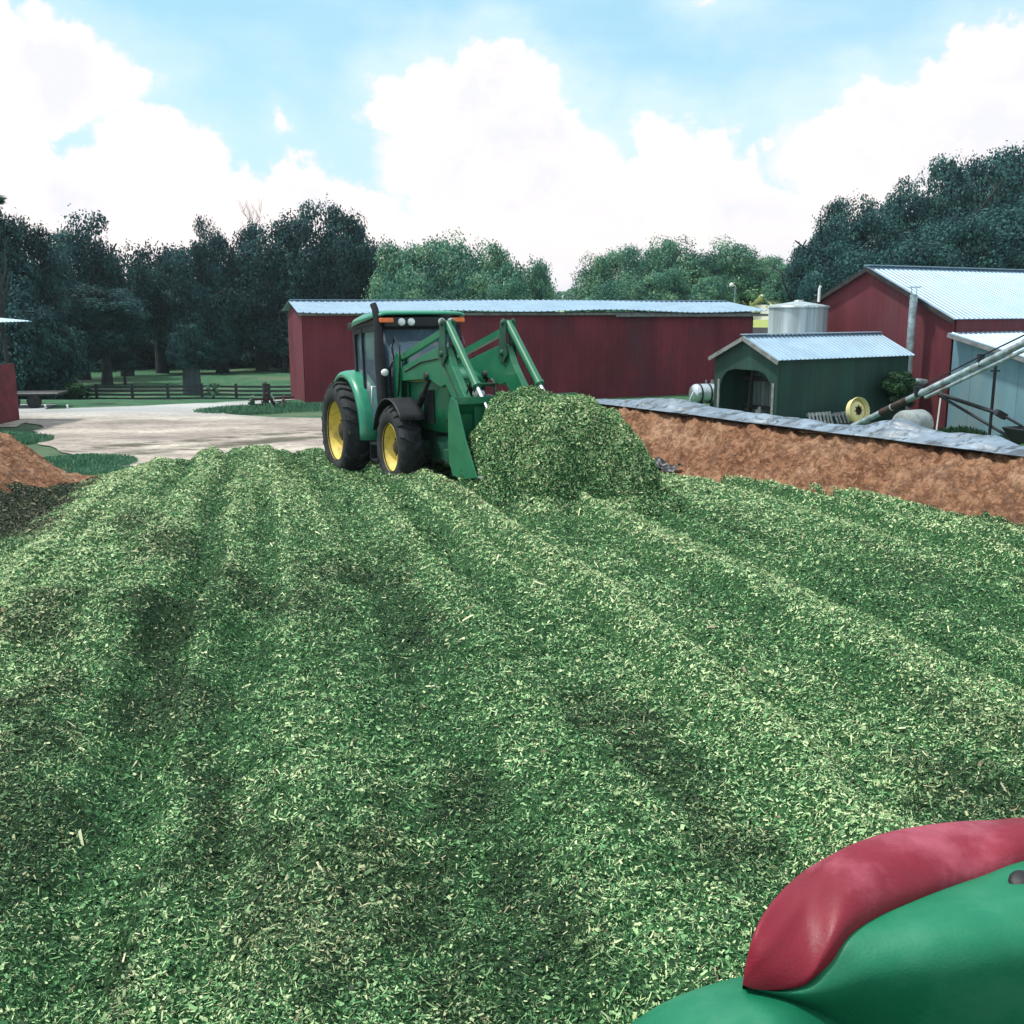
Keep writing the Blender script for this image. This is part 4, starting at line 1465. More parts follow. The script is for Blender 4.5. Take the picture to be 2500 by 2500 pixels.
def tree(u, top, Y, wpx, kind, var, label, group, crown_bottom=0.22, trunk_r=1.0, yaw=None):
    """a tree whose middle is seen at px u, its top at px row top, at distance Y, wpx wide"""
    r_ = ray(u, top)
    k = Y / r_.y
    x = r_.x * k
    zt = EYE + r_.z * k
    zg = th(x, Y) - .1
    H = zt - zg
    rw = wpx / 2500 * Y / 2
    yaw = random.random() * 6.28 if yaw is None else yaw
    e = empty('tree', (x, Y, zg), yaw, label=label, cat='tree', group=group)
    c = bpy.data.objects.new('crown', VAR[kind][var % 4]); COL.objects.link(c); c.parent = e
    cb = H * crown_bottom
    c.location = (0, 0, (H * 0.97 + cb) / 2)
    c.scale = (rw, rw, (H * 0.97 - cb) / 2)
    q = bpy.data.objects.new('trunk', LIMB[var % 2]); COL.objects.link(q); q.parent = e
    q.scale = (H * trunk_r, H * trunk_r, H)
    return e


def lab(i):
    return ['nearest the left edge', 'second from the left edge', 'third from the left edge', 'fourth from the left edge', 'fifth from the left edge', 'sixth from the left edge',
            'seventh from the left edge', 'eighth from the left edge', 'ninth from the left edge', 'tenth from the left edge', 'eleventh from the left edge'][i]


G1 = 'dark trees beyond the pasture on the left'
left = [(-40, 520, 70, 210, 0), (55, 545, 72, 170, 1), (175, 548, 84, 190, 2), (285, 560, 90, 150, 3), (375, 555, 95, 130, 3), (455, 600, 92, 160, 1), (525, 560, 96, 110, 2), (625, 560, 98, 190, 0), (745, 520, 99, 190, 2), (840, 518, 101, 150, 1), (915, 550, 103, 130, 3)]
for i, (u, tp, Y, w, v_) in enumerate(left):
    tree(u, tp, Y, w * 1.12, 'dark', v_, 'dark leafy tree in the tall tree line, crown top %s' % lab(i), G1, 0.02 if i not in (1, 2) else .1)
low = [(0, 720, 62, 200, 0), (90, 760, 64, 170, 1), (155, 690, 100, 220, 2), (330, 700, 104, 230, 0), (470, 700, 106, 220, 1), (600, 690, 108, 230, 2), (720, 690, 110, 200, 3), (860, 660, 112, 220, 0)]
for i, (u, tp, Y, w, v_) in enumerate(low):
    tree(u, tp, Y, w * 1.2, 'dark', v_, 'lower dark understorey tree beneath the left tree line, ' + lab(i), 'understorey trees in the left tree line', -0.28)
# free-standing pasture trees
tree(243, 700, 77, 235, 'dark', 1, 'dark spreading pasture tree with a bare forked trunk above the fence', None, 0.30, 1.3, 0.3)
e = tree(460, 795, 70, 100, 'dark', 0, 'small round dark tree with a very thick straight trunk behind the fence', None, 0.30, 1.0, 1.0)
for ch in e.children:
    if ch.name.startswith('trunk'):
        bpy.data.objects.remove(ch); break
mb = MB(); mb.tube([(0, 0, -.1), (0, 0, .3), (0, 0, 1.4), (.05, 0, 2.6)], [.68, .62, .58, .5], 14)
mb.build('trunk', M['bark_grey'], e)
tree(535, 822, 92, 95, 'dark', 2, 'low dark tree hanging over the pasture beside the thick-trunked tree', None, 0.2)
tree(300, 850, 78, 70, 'dark', 3, 'drooping low bough tree right of the forked pasture trunk', None, 0.3)
tree(690, 770, 95, 120, 'dark', 3, 'low dark tree just left of the long barn wall', None, 0.12)

G2 = 'sunlit trees behind the long red barn, left of the gap'
mid1 = [(965, 600, 96, 130, 0), (1045, 585, 100, 150, 1), (1130, 580, 97, 150, 2), (1205, 600, 92, 130, 0), (1275, 592, 88, 120, 3), (1310, 640, 86, 80, 1), (990, 660, 84, 150, 2), (1150, 670, 84, 140, 0), (1240, 680, 80, 110, 1)]
nm = ['at the left end of the group', 'second along the group', 'tallest in the middle of the group', 'right of the tallest', 'with the ragged tall top near the gap', 'smallest at the very edge of the gap', 'low in front, above the cab', 'low in front at the middle', 'low in front near the gap']
for i, (u, tp, Y, w, v_) in enumerate(mid1):
    tree(u, tp + 8, Y, w * 1.32, 'mid', v_, 'sunlit green tree left of the sky gap, ' + nm[i], G2, 0.05)
G3 = 'sunlit trees behind the long red barn, right of the gap'
mid2 = [(1455, 625, 120, 95, 0), (1520, 600, 122, 110, 1), (1590, 588, 120, 110, 2), (1650, 583, 118, 120, 0), (1725, 600, 118, 120, 3), (1795, 583, 116, 130, 2), (1868, 622, 118, 120, 1), (1930, 640, 112, 110, 0), (1620, 655, 100, 120, 1), (1740, 670, 98, 110, 0), (1500, 670, 100, 110, 2)]
nm = ['first beside the gap', 'second from the gap', 'third from the gap', 'fourth from the gap', 'fifth from the gap', 'tall one behind the lamp pole', 'behind the cream roof', 'above the grain bin', 'lower one in front at the middle', 'lower one beside the lamp pole', 'lower one in front near the gap']
for i, (u, tp, Y, w, v_) in enumerate(mid2):
    tree(u, tp + 8, Y, w * 1.32, 'mid', v_, 'sunlit green tree right of the sky gap, ' + nm[i], G3, 0.05)
G4 = 'dark trees on the rise behind the gable barn'
hill = [(1975, 560, 84, 110, 3), (2060, 495, 86, 180, 0), (2150, 505, 84, 160, 1), (2235, 455, 88, 170, 2), (2330, 400, 90, 190, 0), (2430, 375, 92, 200, 1), (2530, 365, 94, 220, 2), (2640, 380, 96, 240, 0),
        (2110, 610, 74, 200, 2), (2260, 560, 74, 220, 0), (2400, 520, 76, 240, 1), (2540, 500, 76, 240, 2), (2010, 660, 78, 120, 1)]
nm = ['small leftmost one with a sparse crown', 'broad one behind the barn roof peak', 'one just right of the roof peak', 'one above the vent pipe', 'tall one third from the right edge', 'tallest one second from the right edge', 'one at the right edge', 'one beyond the right edge',
      'lower one filling the space behind the roof peak', 'lower one filling the middle', 'lower one filling the right', 'lower one at the right edge', 'low one between grain bin and gable']
for i, (u, tp, Y, w, v_) in enumerate(hill):
    tree(u, tp, Y, w * 1.12, 'hill', v_, 'dark tree on the right rise, ' + nm[i], G4, 0.05)
# overhanging twig at the left edge
e = tree(-25, 455, 48, 75, 'hill', 3, 'tip of a tree crown poking in at the left edge of the sky', None, 0.9, .3)

# far woodland in the gap
r = np.random.default_rng(5)
Vs, Ts = [], []
for k in range(70):
    x0 = -40 + k * 3.4; yb = 420 + 30 * r.random()
    n = 500
    d = r.normal(0, 1, (n, 3)); d /= np.linalg.norm(d, axis=1)[:, None]
    P = np.array([x0, yb, th(x0, yb) + 2.2]) + d * np.array([3.4, 3, 3.0 + 1.6 * r.random()])
    A = r.normal(0, .45, (n, 3)); Bq = np.cross(A, r.normal(0, 1, (n, 3)))
    Bq = Bq / np.linalg.norm(Bq, axis=1)[:, None] * .4
    Vs.append(np.stack([P - A, P - Bq, P + A, P + Bq], 1).reshape(-1, 3))
V = np.concatenate(Vs)
nf = len(V) // 4
T = np.zeros((nf, 3)); T[:, 0] = r.random(nf)
me = big_mesh('far_woodland', V, np.arange(nf * 4).reshape(nf, 4), [M['leaf_mid']], None, np.repeat(T, 4, 0))
o = bpy.data.objects.new('far_woodland', me); COL.objects.link(o)
tag(o, 'faint far woodland on the horizon in the gap between the trees', 'woodland', kind='stuff')

# bare snags
def snag(u, v, Y, h, seed, label, lean=0.0, m='trunk'):
    rr = random.Random(seed)
    p = WY(u, v, Y)
    mb = MB()

    def br(a, d, L, r_, dep):
        pts = [a]
        q = a.copy()
        dd = d.copy()
        for i in range(4):
            dd = (dd + Vector((rr.uniform(-.28, .28), rr.uniform(-.2, .2), rr.uniform(-.05, .2)))).normalized()
            q = q + dd * L / 4
            pts.append(q.copy())
        mb.tube(pts, [r_ * (1 - .21 * i) for i in range(5)], 5)
        if dep:
            for i in range(1, 5):
                for _ in range(2 if dep > 1 else 1):
                    nd = (dd + Vector((rr.uniform(-1, 1), rr.uniform(-.6, .6), rr.uniform(-.1, .7)))).normalized()
                    br(pts[i], nd, L * rr.uniform(.35, .6), r_ * .42, dep - 1)
    zg = th(p.x, Y)
    base = Vector((0, 0, 0))
    z0 = p.z - zg
    mb.tube([base, Vector((.1, 0, z0 * .5)), Vector((0, 0, z0))], [.2, .12, .06], 8)
    for k in range(3):
        br(Vector((0, 0, z0 - .2 * k)), Vector((lean + rr.uniform(-.7, .7), rr.uniform(-.2, .2), 1)).normalized(), h * rr.uniform(.7, 1), .055, 2)
    o = mb.build('dead_tree', M[m])
    o.location = (p.x, Y, zg)
    tag(o, label, 'dead tree')


snag(622, 572, 108, 3.0, 4, 'bare dead treetop with fine twigs rising above the left tree line')


def bush(name, u, v, Y, wpx, hpx, m, label, n=16, leafn=220, leaf=.09, cat='bush', zb=None):
    p = WY(u, v, Y)
    rw = wpx / 2500 * Y / 2
    hz = hpx / 2500 * Y / 2
    me = crown_mesh(name, M[m], int(u), n, leafn, leaf)
    e = empty(name, (p.x, Y, th(p.x, Y)), 0, label=label, cat=cat)
    c = bpy.data.objects.new('foliage', me); COL.objects.link(c); c.parent = e
    c.location = (0, 0, max(p.z - th(p.x, Y), hz * .6)); c.scale = (rw, rw, hz)
    mb = MB()
    for k in range(4):
        a = k * 1.7
        mb.tube([(0, 0, 0), (math.cos(a) * rw * .3, math.sin(a) * rw * .3, max(.15, p.z - th(p.x, Y)))], [.03, .015], 6)
    mb.build('stem', M['trunk'], e)


bush('bush', 2192, 955, 36.0, 100, 100, 'leaf_bush', 'dark green bush growing against the shed end below the vent pipe', 40, 260, .13)
bush('bush', 183, 952, 62, 60, 48, 'leaf_bush', 'small round dark bush in front of the left end of the board fence', 36, 240, .15)
bush('bush', 520, 950, 60, 34, 36, 'leaf_weed', 'thin light weed clump climbing the fence below the thick-trunked tree', 14, 120, .16)
bush('bush', 1215 + 20, 1e3, 60, 5, 5, 'leaf_bush', 'x', 2, 4) if False else None


def weeds(pts, label, h=(.2, .5), n=2600, m='leaf_weed', cat='weeds', name='weed_patch'):
    r = np.random.default_rng(int(pts[0][0] * 10) & 255)
    Vs = []
    for _ in range(n):
        cx, cy, rx, ry = pts[r.integers(len(pts))]
        a = r.random() * 6.28; q = math.sqrt(r.random())
        x, y = cx + rx * q * math.cos(a), cy + ry * q * math.sin(a)
        z = gz(x, y)
        hh = h[0] + (h[1] - h[0]) * r.random() * (1.2 - q)
        d = r.normal(0, .35, 2)
        w = .008 + .014 * r.random()
        wa = r.random() * 6.28
        wx, wy = math.cos(wa) * w, math.sin(wa) * w
        Vs.append([(x - wx, y - wy, z - .02), (x + wx, y + wy, z - .02), (x + wx * .6 + d[0] * hh, y + wy * .6 + d[1] * hh, z + hh), (x - wx * .8 + d[0] * hh, y - wy * .8 + d[1] * hh, z + hh * .9)])
    V = np.array(Vs).reshape(-1, 3)
    T = np.zeros((n, 3)); T[:, 0] = r.random(n)
    me = big_mesh(name, V, np.arange(n * 4).reshape(n, 4), [M[m]], None, np.repeat(T, 4, 0))
    o = bpy.data.objects.new(name, me); COL.objects.link(o)
    tag(o, label, cat)
    return o


def gz(x, y): return th(x, y)


p = WY(165, 1090, 27); 
tag(weeds([(-10.9, 26.2, 1.6, 2.0), (-12.3, 29.0, 1.5, 1.5)], 'tall green weeds behind the far end of the left clay bank', (.08, .30), 9000), kind='stuff')
tag(weeds([(-17.2, 33.8, 1.9, 1.2)], 'patch of green weeds between the red board wall and the gravel', (.15, .4), 3600), kind='stuff')
tag(weeds([(-11.6, 43.6, 1.9, 1.0), (-9.8, 45.0, 2.6, 1.5), (-7.2, 46.2, 2.2, 1.1), (-4.5, 47.5, 2.5, .9)], 'strip of grass growing around the plough and along the long barn wall', (.12, .38), 9000), kind='stuff')
tag(weeds([(15.8, 35.9, 1.1, .5), (17.0, 34.0, 1.1, .7), (17.6, 32.8, 1.1, .7)], 'green grass strip along the foot of the lean-to wall', (.12, .35), 3600, 'leaf_bush'), kind='stuff')

def specks(amount, col):
    """chaff and dust flecks stuck to the paint"""
    def f(b, co, c, p):
        v = b.voro(co, 150.0)
        n_ = b.noise(co, 9.0, 5, 0.6)
        k = b.m('MULTIPLY', b.m('LESS_THAN', v, b.m('MULTIPLY', b.ss(n_, 0.35, 0.8), 0.30)), amount)
        r_ = b.lin(b.noise(co, 12.0, 6, 0.7), 0.3, 0.7, 0.40, 0.68)
        b.put(p.inputs['Roughness'], r_)
        return b.mix(k, c, col)
    return f


M_RED = mat('glossy_red_cover', (0.20, 0.006, 0.022), 0.5, var=0.15, vscale=5, dirt=(0.50, 0.13, 0.19), dirt_amt=0.5, dscale=3.5, spec=0.45, bump=0.0008, bscale=160, fn=specks(0.55, (0.10, 0.03, 0.04)))
M_GRN = mat('green_hood_paint', (0.004, 0.165, 0.080), 0.55, var=0.16, vscale=4, dirt=(0.06, 0.22, 0.14), dirt_amt=0.4, dscale=4, spec=0.4, bump=0.0008, bscale=180, fn=specks(0.5, (0.10, 0.16, 0.10)))

# ------------------------------------------------------------------ tractor with loader
YAW = math.atan2(-.901, .434)
T = empty('tractor', (-2.383, 20.244, 1.10), YAW, -0.075, label='green farm tractor with yellow wheels and front loader working on the forage', cat='tractor')


def wheel(x, y, R_, W_, rimr, nl, side):
    """side=-1: outer face towards local -y"""
    z = R_
    Mw = Matrix.Translation((x, y, z)) @ Matrix.Rotation(R(90) if side < 0 else R(-90), 4, 'X')   # local +z = outwards
    e = empty('wheel', (0, 0, 0)); e.parent = T
    h = W_ / 2
    mb = MB()
    prof = [(rimr, -h * .72), (rimr + .05, -h * .92), (rimr + (R_ - rimr) * .55, -h), (R_ - .09, -h * .86), (R_ - .045, -h * .6), (R_ - .04, 0), (R_ - .045, h * .6), (R_ - .09, h * .86), (rimr + (R_ - rimr) * .55, h), (rimr + .05, h * .92), (rimr, h * .72)]
    mb.rev(prof, 56, Mw)
    for k in range(nl):
        for sg in (-1, 1):
            a = (k + (0.5 if sg > 0 else 0)) * 2 * math.pi / nl
            pts = []
            for q in range(5):
                f = q / 4
                aa = a + f * 1.9 / nl * 2.0
                hh = sg * h * (0.02 + 0.93 * f)
                rr = R_ - .045 - (.055 * max(0, f - .7) / .3)
                pts.append((aa, hh, rr))
            for q in range(4):
                vs = []
                for (aa, hh, rr) in (pts[q], pts[q + 1]):
                    for da in (-.036 / R_ * 1.0, .036 / R_):
                        for dr in (-.03, .045 if q < 3 or (aa, hh, rr) == pts[q] else .02):
                            t_ = aa + da
                            vs.append(Mw @ Vector(((rr + dr) * math.cos(t_), (rr + dr) * math.sin(t_), hh)))
                mb.add(vs, [(0, 1, 3, 2), (4, 6, 7, 5), (0, 4, 5, 1), (2, 3, 7, 6), (1, 5, 7, 3), (0, 2, 6, 4)])
    mb.build('tyre', M['rubber'], e)
    mb = MB()
    o_ = h * .72
    mb.rev([(rimr + .012, o_ + .03), (rimr + .02, o_ + .01), (rimr, o_ - .01), (rimr - .02, o_ - .02), (rimr - .035, -o_ * .1), (rimr - .05, -o_ * .12), (rimr * .80, -o_ * .10), (rimr * .55, o_ * .05), (rimr * .40, o_ * .12), (0.0, o_ * .12)], 56, Mw)
    mb.rev([(rimr + .012, -o_ - .03), (rimr, -o_ + .02), (rimr - .03, -o_ * .12)], 40, Mw)
    mb.build('rim', M['rim'], e)
    mb = MB()
    hr = rimr * .3
    mb.rev([(hr, o_ * .08), (hr, o_ * .45), (hr * .7, o_ * .62), (0, o_ * .62)], 24, Mw)
    for k in range(8):
        a = k * math.pi / 4
        mb.rev([(.022, o_ * .1), (.022, o_ * .2), (0, o_ * .2)], 8, Mw @ Matrix.Translation((rimr * .47 * math.cos(a), rimr * .47 * math.sin(a), 0)))
    mb.build('hub', M['hub'], e)


wheel(0, -.92, .95, .52, .56, 22, -1)
wheel(0, .92, .95, .52, .56, 22, 1)
wheel(2.66, -.76, .73, .42, .40, 19, -1)
wheel(2.66, .76, .73, .42, .40, 19, 1)

# chassis and engine block
mb = MB()
mb.box((1.2, 0, .78), (3.6, .5, .5)); mb.box((0, 0, .95), (.7, 1.2, .45)); mb.box((2.66, 0, .70), (.32, 1.2, .26))
mb.box((3.45, 0, .72), (.9, .62, .42)); mb.box((3.9, 0, .62), (.25, .8, .22)); mb.box((1.15, -.48, .72), (1.0, .4, .5)); mb.box((1.15, .48, .72), (1.0, .4, .5))
mb.build('chassis', M['green_dark'], T, bevel=.02)
mb = MB()
mb.box((2.1, -.62, .62), (.5, .22, .05)); mb.box((1.55, -.72, .45), (.4, .3, .04)); mb.box((1.55, -.72, .75), (.4, .3, .04)); mb.box((1.35, -.72, .6), (.03, .3, .4)); mb.box((1.75, -.72, .6), (.03, .3, .4))
mb.build('step', M['dark_metal'], T)

# hood
def sec(x, w, zt, zb, rnd=.16):
    pts = []
    for i in range(13):
        a = math.pi * i / 12
        cxx, szz = math.cos(a), math.sin(a)
        yy_ = w * (abs(cxx) ** .45) * (1 if cxx > 0 else -1)
        pts.append(Vector((x, yy_, zt - rnd + rnd * (szz ** .8))))
    return [Vector((x, w, zb))] + [Vector((x, w, zb + (zt - rnd - zb) * .5))] + pts + [Vector((x, -w, zb + (zt - rnd - zb) * .5))] + [Vector((x, -w, zb))]


mb = MB()
rows = [sec(1.78, .40, 2.10, 1.05), sec(2.4, .40, 2.10, 1.05), sec(3.1, .39, 2.07, 1.05), sec(3.6, .37, 2.02, 1.0), sec(3.84, .34, 1.95, 1.0), sec(3.96, .30, 1.86, 1.0, .10)]
mb.grid(rows, flip=True)
hood = mb.build('hood', M['green'], T, solid=.02)
mb = MB()
mb.box((2.5, -.412, 1.88), (1.3, .012, .07)); mb.box((2.5, .412, 1.88), (1.3, .012, .07))
mb.build('hood_stripe', M['yellow'], hood)
mb = MB()
for s_ in (-1, 1):
    mb = MB()
    mb.box((3.23, s_ * .400, 1.42), (.46, .012, .56))
    for k in range(7):
        mb.box((3.02 + k * .07, s_ * .408, 1.42), (.03, .02, .55))
    mb.build('side_grille', M['dark_metal'], hood)
mb = MB()
mb.box((3.92, 0, 1.38), (.10, .62, .82))
for k in range(6): mb.box((3.98, 0, 1.06 + k * .075), (.02, .58, .02))
mb.build('front_grille', M['black'], T)
mb = MB(); mb.box((3.99, 0, 1.80), (.05, .6, .10)); mb.build('nose_trim', M['green'], T)
for s_ in (-1, 1):
    mb = MB(); mb.box((3.99, s_ * .17, 1.62), (.04, .24, .14)); h_ = mb.build('headlight', M['dark_metal'], T)
    mb = MB()
    for dy in (-.06, .06): mb.rev([(0, .03), (.04, .025), (.055, 0)], 16, Matrix.Translation((4.01, s_ * .17 + dy, 1.62)) @ Matrix.Rotation(R(90), 4, 'Y'))
    mb.build('lens', M['lamp'], h_)

# cab
XF, XR = 1.86, .28
CW = .76
cabp = MB()
for s_ in (-1, 1):
    cabp.bar((XF, s_ * .74, 1.25), (XF - .08, s_ * CW, 2.84), .10, .17, (1, 0, 0))
    cabp.bar((XR - .05, s_ * .66, 1.3), (XR + .02, s_ * .70, 2.84), .12, .10, (1, 0, 0))
    cabp.bar((XR + .55, s_ * .74, 1.3), (XR + .55, s_ * .755, 2.84), .05, .06, (1, 0, 0))
    cabp.bar((XF, s_ * .75, 2.82), (XR, s_ * .71, 2.82), .09, .10)
    cabp.bar((XF, s_ * .72, 1.22), (XR, s_ * .66, 1.25), .08, .12)
cabp.bar((XF - .05, -.76, 2.82), (XF - .05, .76, 2.82), .12, .14); cabp.bar((XR, -.7, 2.82), (XR, .7, 2.82), .1, .1)
cabp.bar((XF, -.74, 1.25), (XF, .74, 1.25), .1, .12); cabp.bar((XR, -.68, 1.3), (XR, .68, 1.3), .1, .14)
cab = cabp.build('cab_frame', M['dark_metal'], T)
mb = MB()
mb.box((1.07, 0, 1.02), (1.5, 1.34, .42)); mb.build('cab_base', M['green_dark'], T)
for s_ in (-1, 1):
    mb = MB()
    mb.prism([(XR + .02, 1.3), (XR + .52, 1.3), (XR + .52, 2.78), (XR + .05, 2.78)], Matrix(((1, 0, 0, 0), (0, 0, 1, s_ * .70), (0, 1, 0, 0), (0, 0, 0, 1))), .012)
    mb.build('side_window', M['glass'], cab)
    mb = MB()
    mb.prism([(XR + .58, .98), (XF - .05, .98), (XF - .1, 2.78), (XR + .58, 2.78)], Matrix(((1, 0, 0, 0), (0, 0, 1, s_ * .735), (0, 1, 0, 0), (0, 0, 0, 1))), .012)
    mb.build('door_glass', M['glass'], cab)
mb = MB()
mb.grid([[Vector((XF + .02 + .05 * math.cos(y_ * 2), y_, z_)) for y_ in np.linspace(-.7, .7, 9)] for z_ in (1.28, 2.0, 2.77)])
mb.build('windscreen', M['glass'], cab, solid=.01)
mb = MB(); mb.box((XR - .01, 0, 2.05), (.012, 1.3, 1.45)); mb.build('rear_window', M['glass'], cab)
# seat and steering wheel behind the glass
mb = MB(); mb.box((.75, 0, 1.42), (.5, .5, .14)); mb.box((.52, 0, 1.85), (.14, .48, .8)); mb.build('seat', M['black'], cab, bevel=.04)
mb = MB()
mb.tube([(1.45 + .19 * math.cos(a) * .6, .19 * math.sin(a), 1.78 + .19 * math.cos(a) * -.6 + .0) for a in np.linspace(0, 2 * math.pi, 25)], .014, 6); mb.tube([(1.45, 0, 1.78), (1.62, 0, 1.35)], .03, 8)
mb.build('steering_wheel', M['black'], cab)
# person-less cab; roof
mb = MB()


def rsec(x, w, z0, z1, ry_):
    pts = []
    for i in range(21):
        a = math.pi * i / 20
        cxx, s2 = math.cos(a), math.sin(a)
        pts.append(Vector((x, w * (abs(cxx) ** .35) * (1 if cxx > 0 else -1), z0 + (z1 - z0) * (s2 ** .55))))
    return pts


rows = [rsec(XR - .22, .60, 2.90, 2.95, 0), rsec(XR - .14, .74, 2.90, 3.02, 0), rsec(XR + .2, .82, 2.92, 3.08, 0), rsec(1.0, .84, 2.95, 3.125, 0), rsec(1.6, .84, 2.98, 3.12, 0), rsec(XF + .10, .83, 3.0, 3.08, 0), rsec(XF + .20, .76, 3.01, 3.04, 0)]
mb.grid(rows, flip=True)
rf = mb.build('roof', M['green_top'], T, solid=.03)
mb = MB(); mb.box((1.0, 0, 2.93), (1.90, 1.60, .14)); mb.build('roof_underside', M['dark_metal'], T, bevel=.03)
mb = MB(); mb.box((XF + .13, 0, 2.90), (.10, 1.44, .17)); mb.build('light_bar', M['dark_metal'], T, bevel=.02)
for y_ in (-.40, -.22, .36, .54):
    mb = MB(); mb.rev([(0, .03), (.045, .028), (.065, .01), (.07, -.02)], 20, Matrix.Translation((XF + .19, y_, 2.90)) @ Matrix.Rotation(R(90), 4, 'Y'))
    mb.build('work_light', M['lamp'], T)
for s_ in (-1, 1):
    mb = MB(); mb.box((XF + .13, s_ * .68, 2.93), (.15, .26, .085)); mb.build('turn_signal', M['orange'], T, bevel=.02)
# exhaust at the right cab post
mb = MB(); mb.tube([(XF + .14, -.80, 1.2), (XF + .12, -.81, 2.3), (XF + .10, -.82, 2.9), (XF + .06, -.84, 3.14), (XF + .02, -.86, 3.22)], [.10, .10, .065, .06, .06], 16); mb.build('exhaust', M['dark_metal'], T)
mb = MB(); mb.rev([(0, .03), (.05, .025), (.065, 0), (.06, -.05)], 18, Matrix.Translation((XF + .27, -.78, 2.02)) @ Matrix.Rotation(R(90), 4, 'Y')); mb.build('work_light', M['lamp'], T)
mb = MB(); mb.tube([(XF + .05, -.78, 1.75), (XF + .1, -.98, 1.78), (XF + .1, -1.0, 1.5), (XF + .05, -.8, 1.3)], .014, 8); mb.build('handrail', M['steel'], T)
mb = MB(); mb.tube([(XF, .80, 2.3), (XF + .1, 1.0, 2.35), (XF + .1, 1.05, 2.2)], .014, 8); mb.box((XF + .1, 1.06, 2.12), (.04, .18, .3)); mb.build('mirror', M['black'], T)

# rear fenders
for s_ in (-1, 1):
    mb = MB()
    rows = []
    for i in range(21):
        a = R(-8 + 150 * i / 20)
        ca, sa = math.cos(a), math.sin(a)
        cx, cz, rr = 0.02, .95, 1.12
        rows.append([Vector((cx + r_ * ca, s_ * y_, cz + r_ * sa)) for (y_, r_) in ((.60, rr + .02), (.70, rr + .03), (.86, rr + .02), (.93, rr), (.955, rr - .035), (.96, rr - .09))])
    mb.grid(rows, flip=(s_ > 0))
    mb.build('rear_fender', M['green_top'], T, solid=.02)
    mb = MB()
    mb.prism([(.02 + 1.1 * math.cos(R(a)), .95 + 1.1 * math.sin(R(a))) for a in range(-8, 146, 8)] + [(-.6, .9), (.9, .8)], Matrix(((1, 0, 0, 0), (0, 0, 1, s_ * .60), (0, 1, 0, 0), (0, 0, 0, 1))), .03)
    mb.build('inner_fender', M['green_dark'], T)
    mb = MB()
    rows = []
    for i in range(15):
        a = R(35 + 125 * i / 14)
        rows.append([Vector((2.66 + (.84) * math.cos(a), s_ * y_, .73 + (.84) * math.sin(a) - .05 * max(0, abs(y_ - .74) - .2))) for y_ in (.54, .62, .74, .86, .94, .97)])
    mb.grid(rows, flip=(s_ > 0))
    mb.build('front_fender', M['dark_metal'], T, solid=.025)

# loader ------------------------------------------------------------
FY = Matrix(((1, 0, 0, 0), (0, 0, 1, 0), (0, 1, 0, 0), (0, 0, 0, 1)))
KN = (3.90, 2.62)


def plate(poly, y_, th_): return Matrix.Translation((0, y_, 0)) @ FY


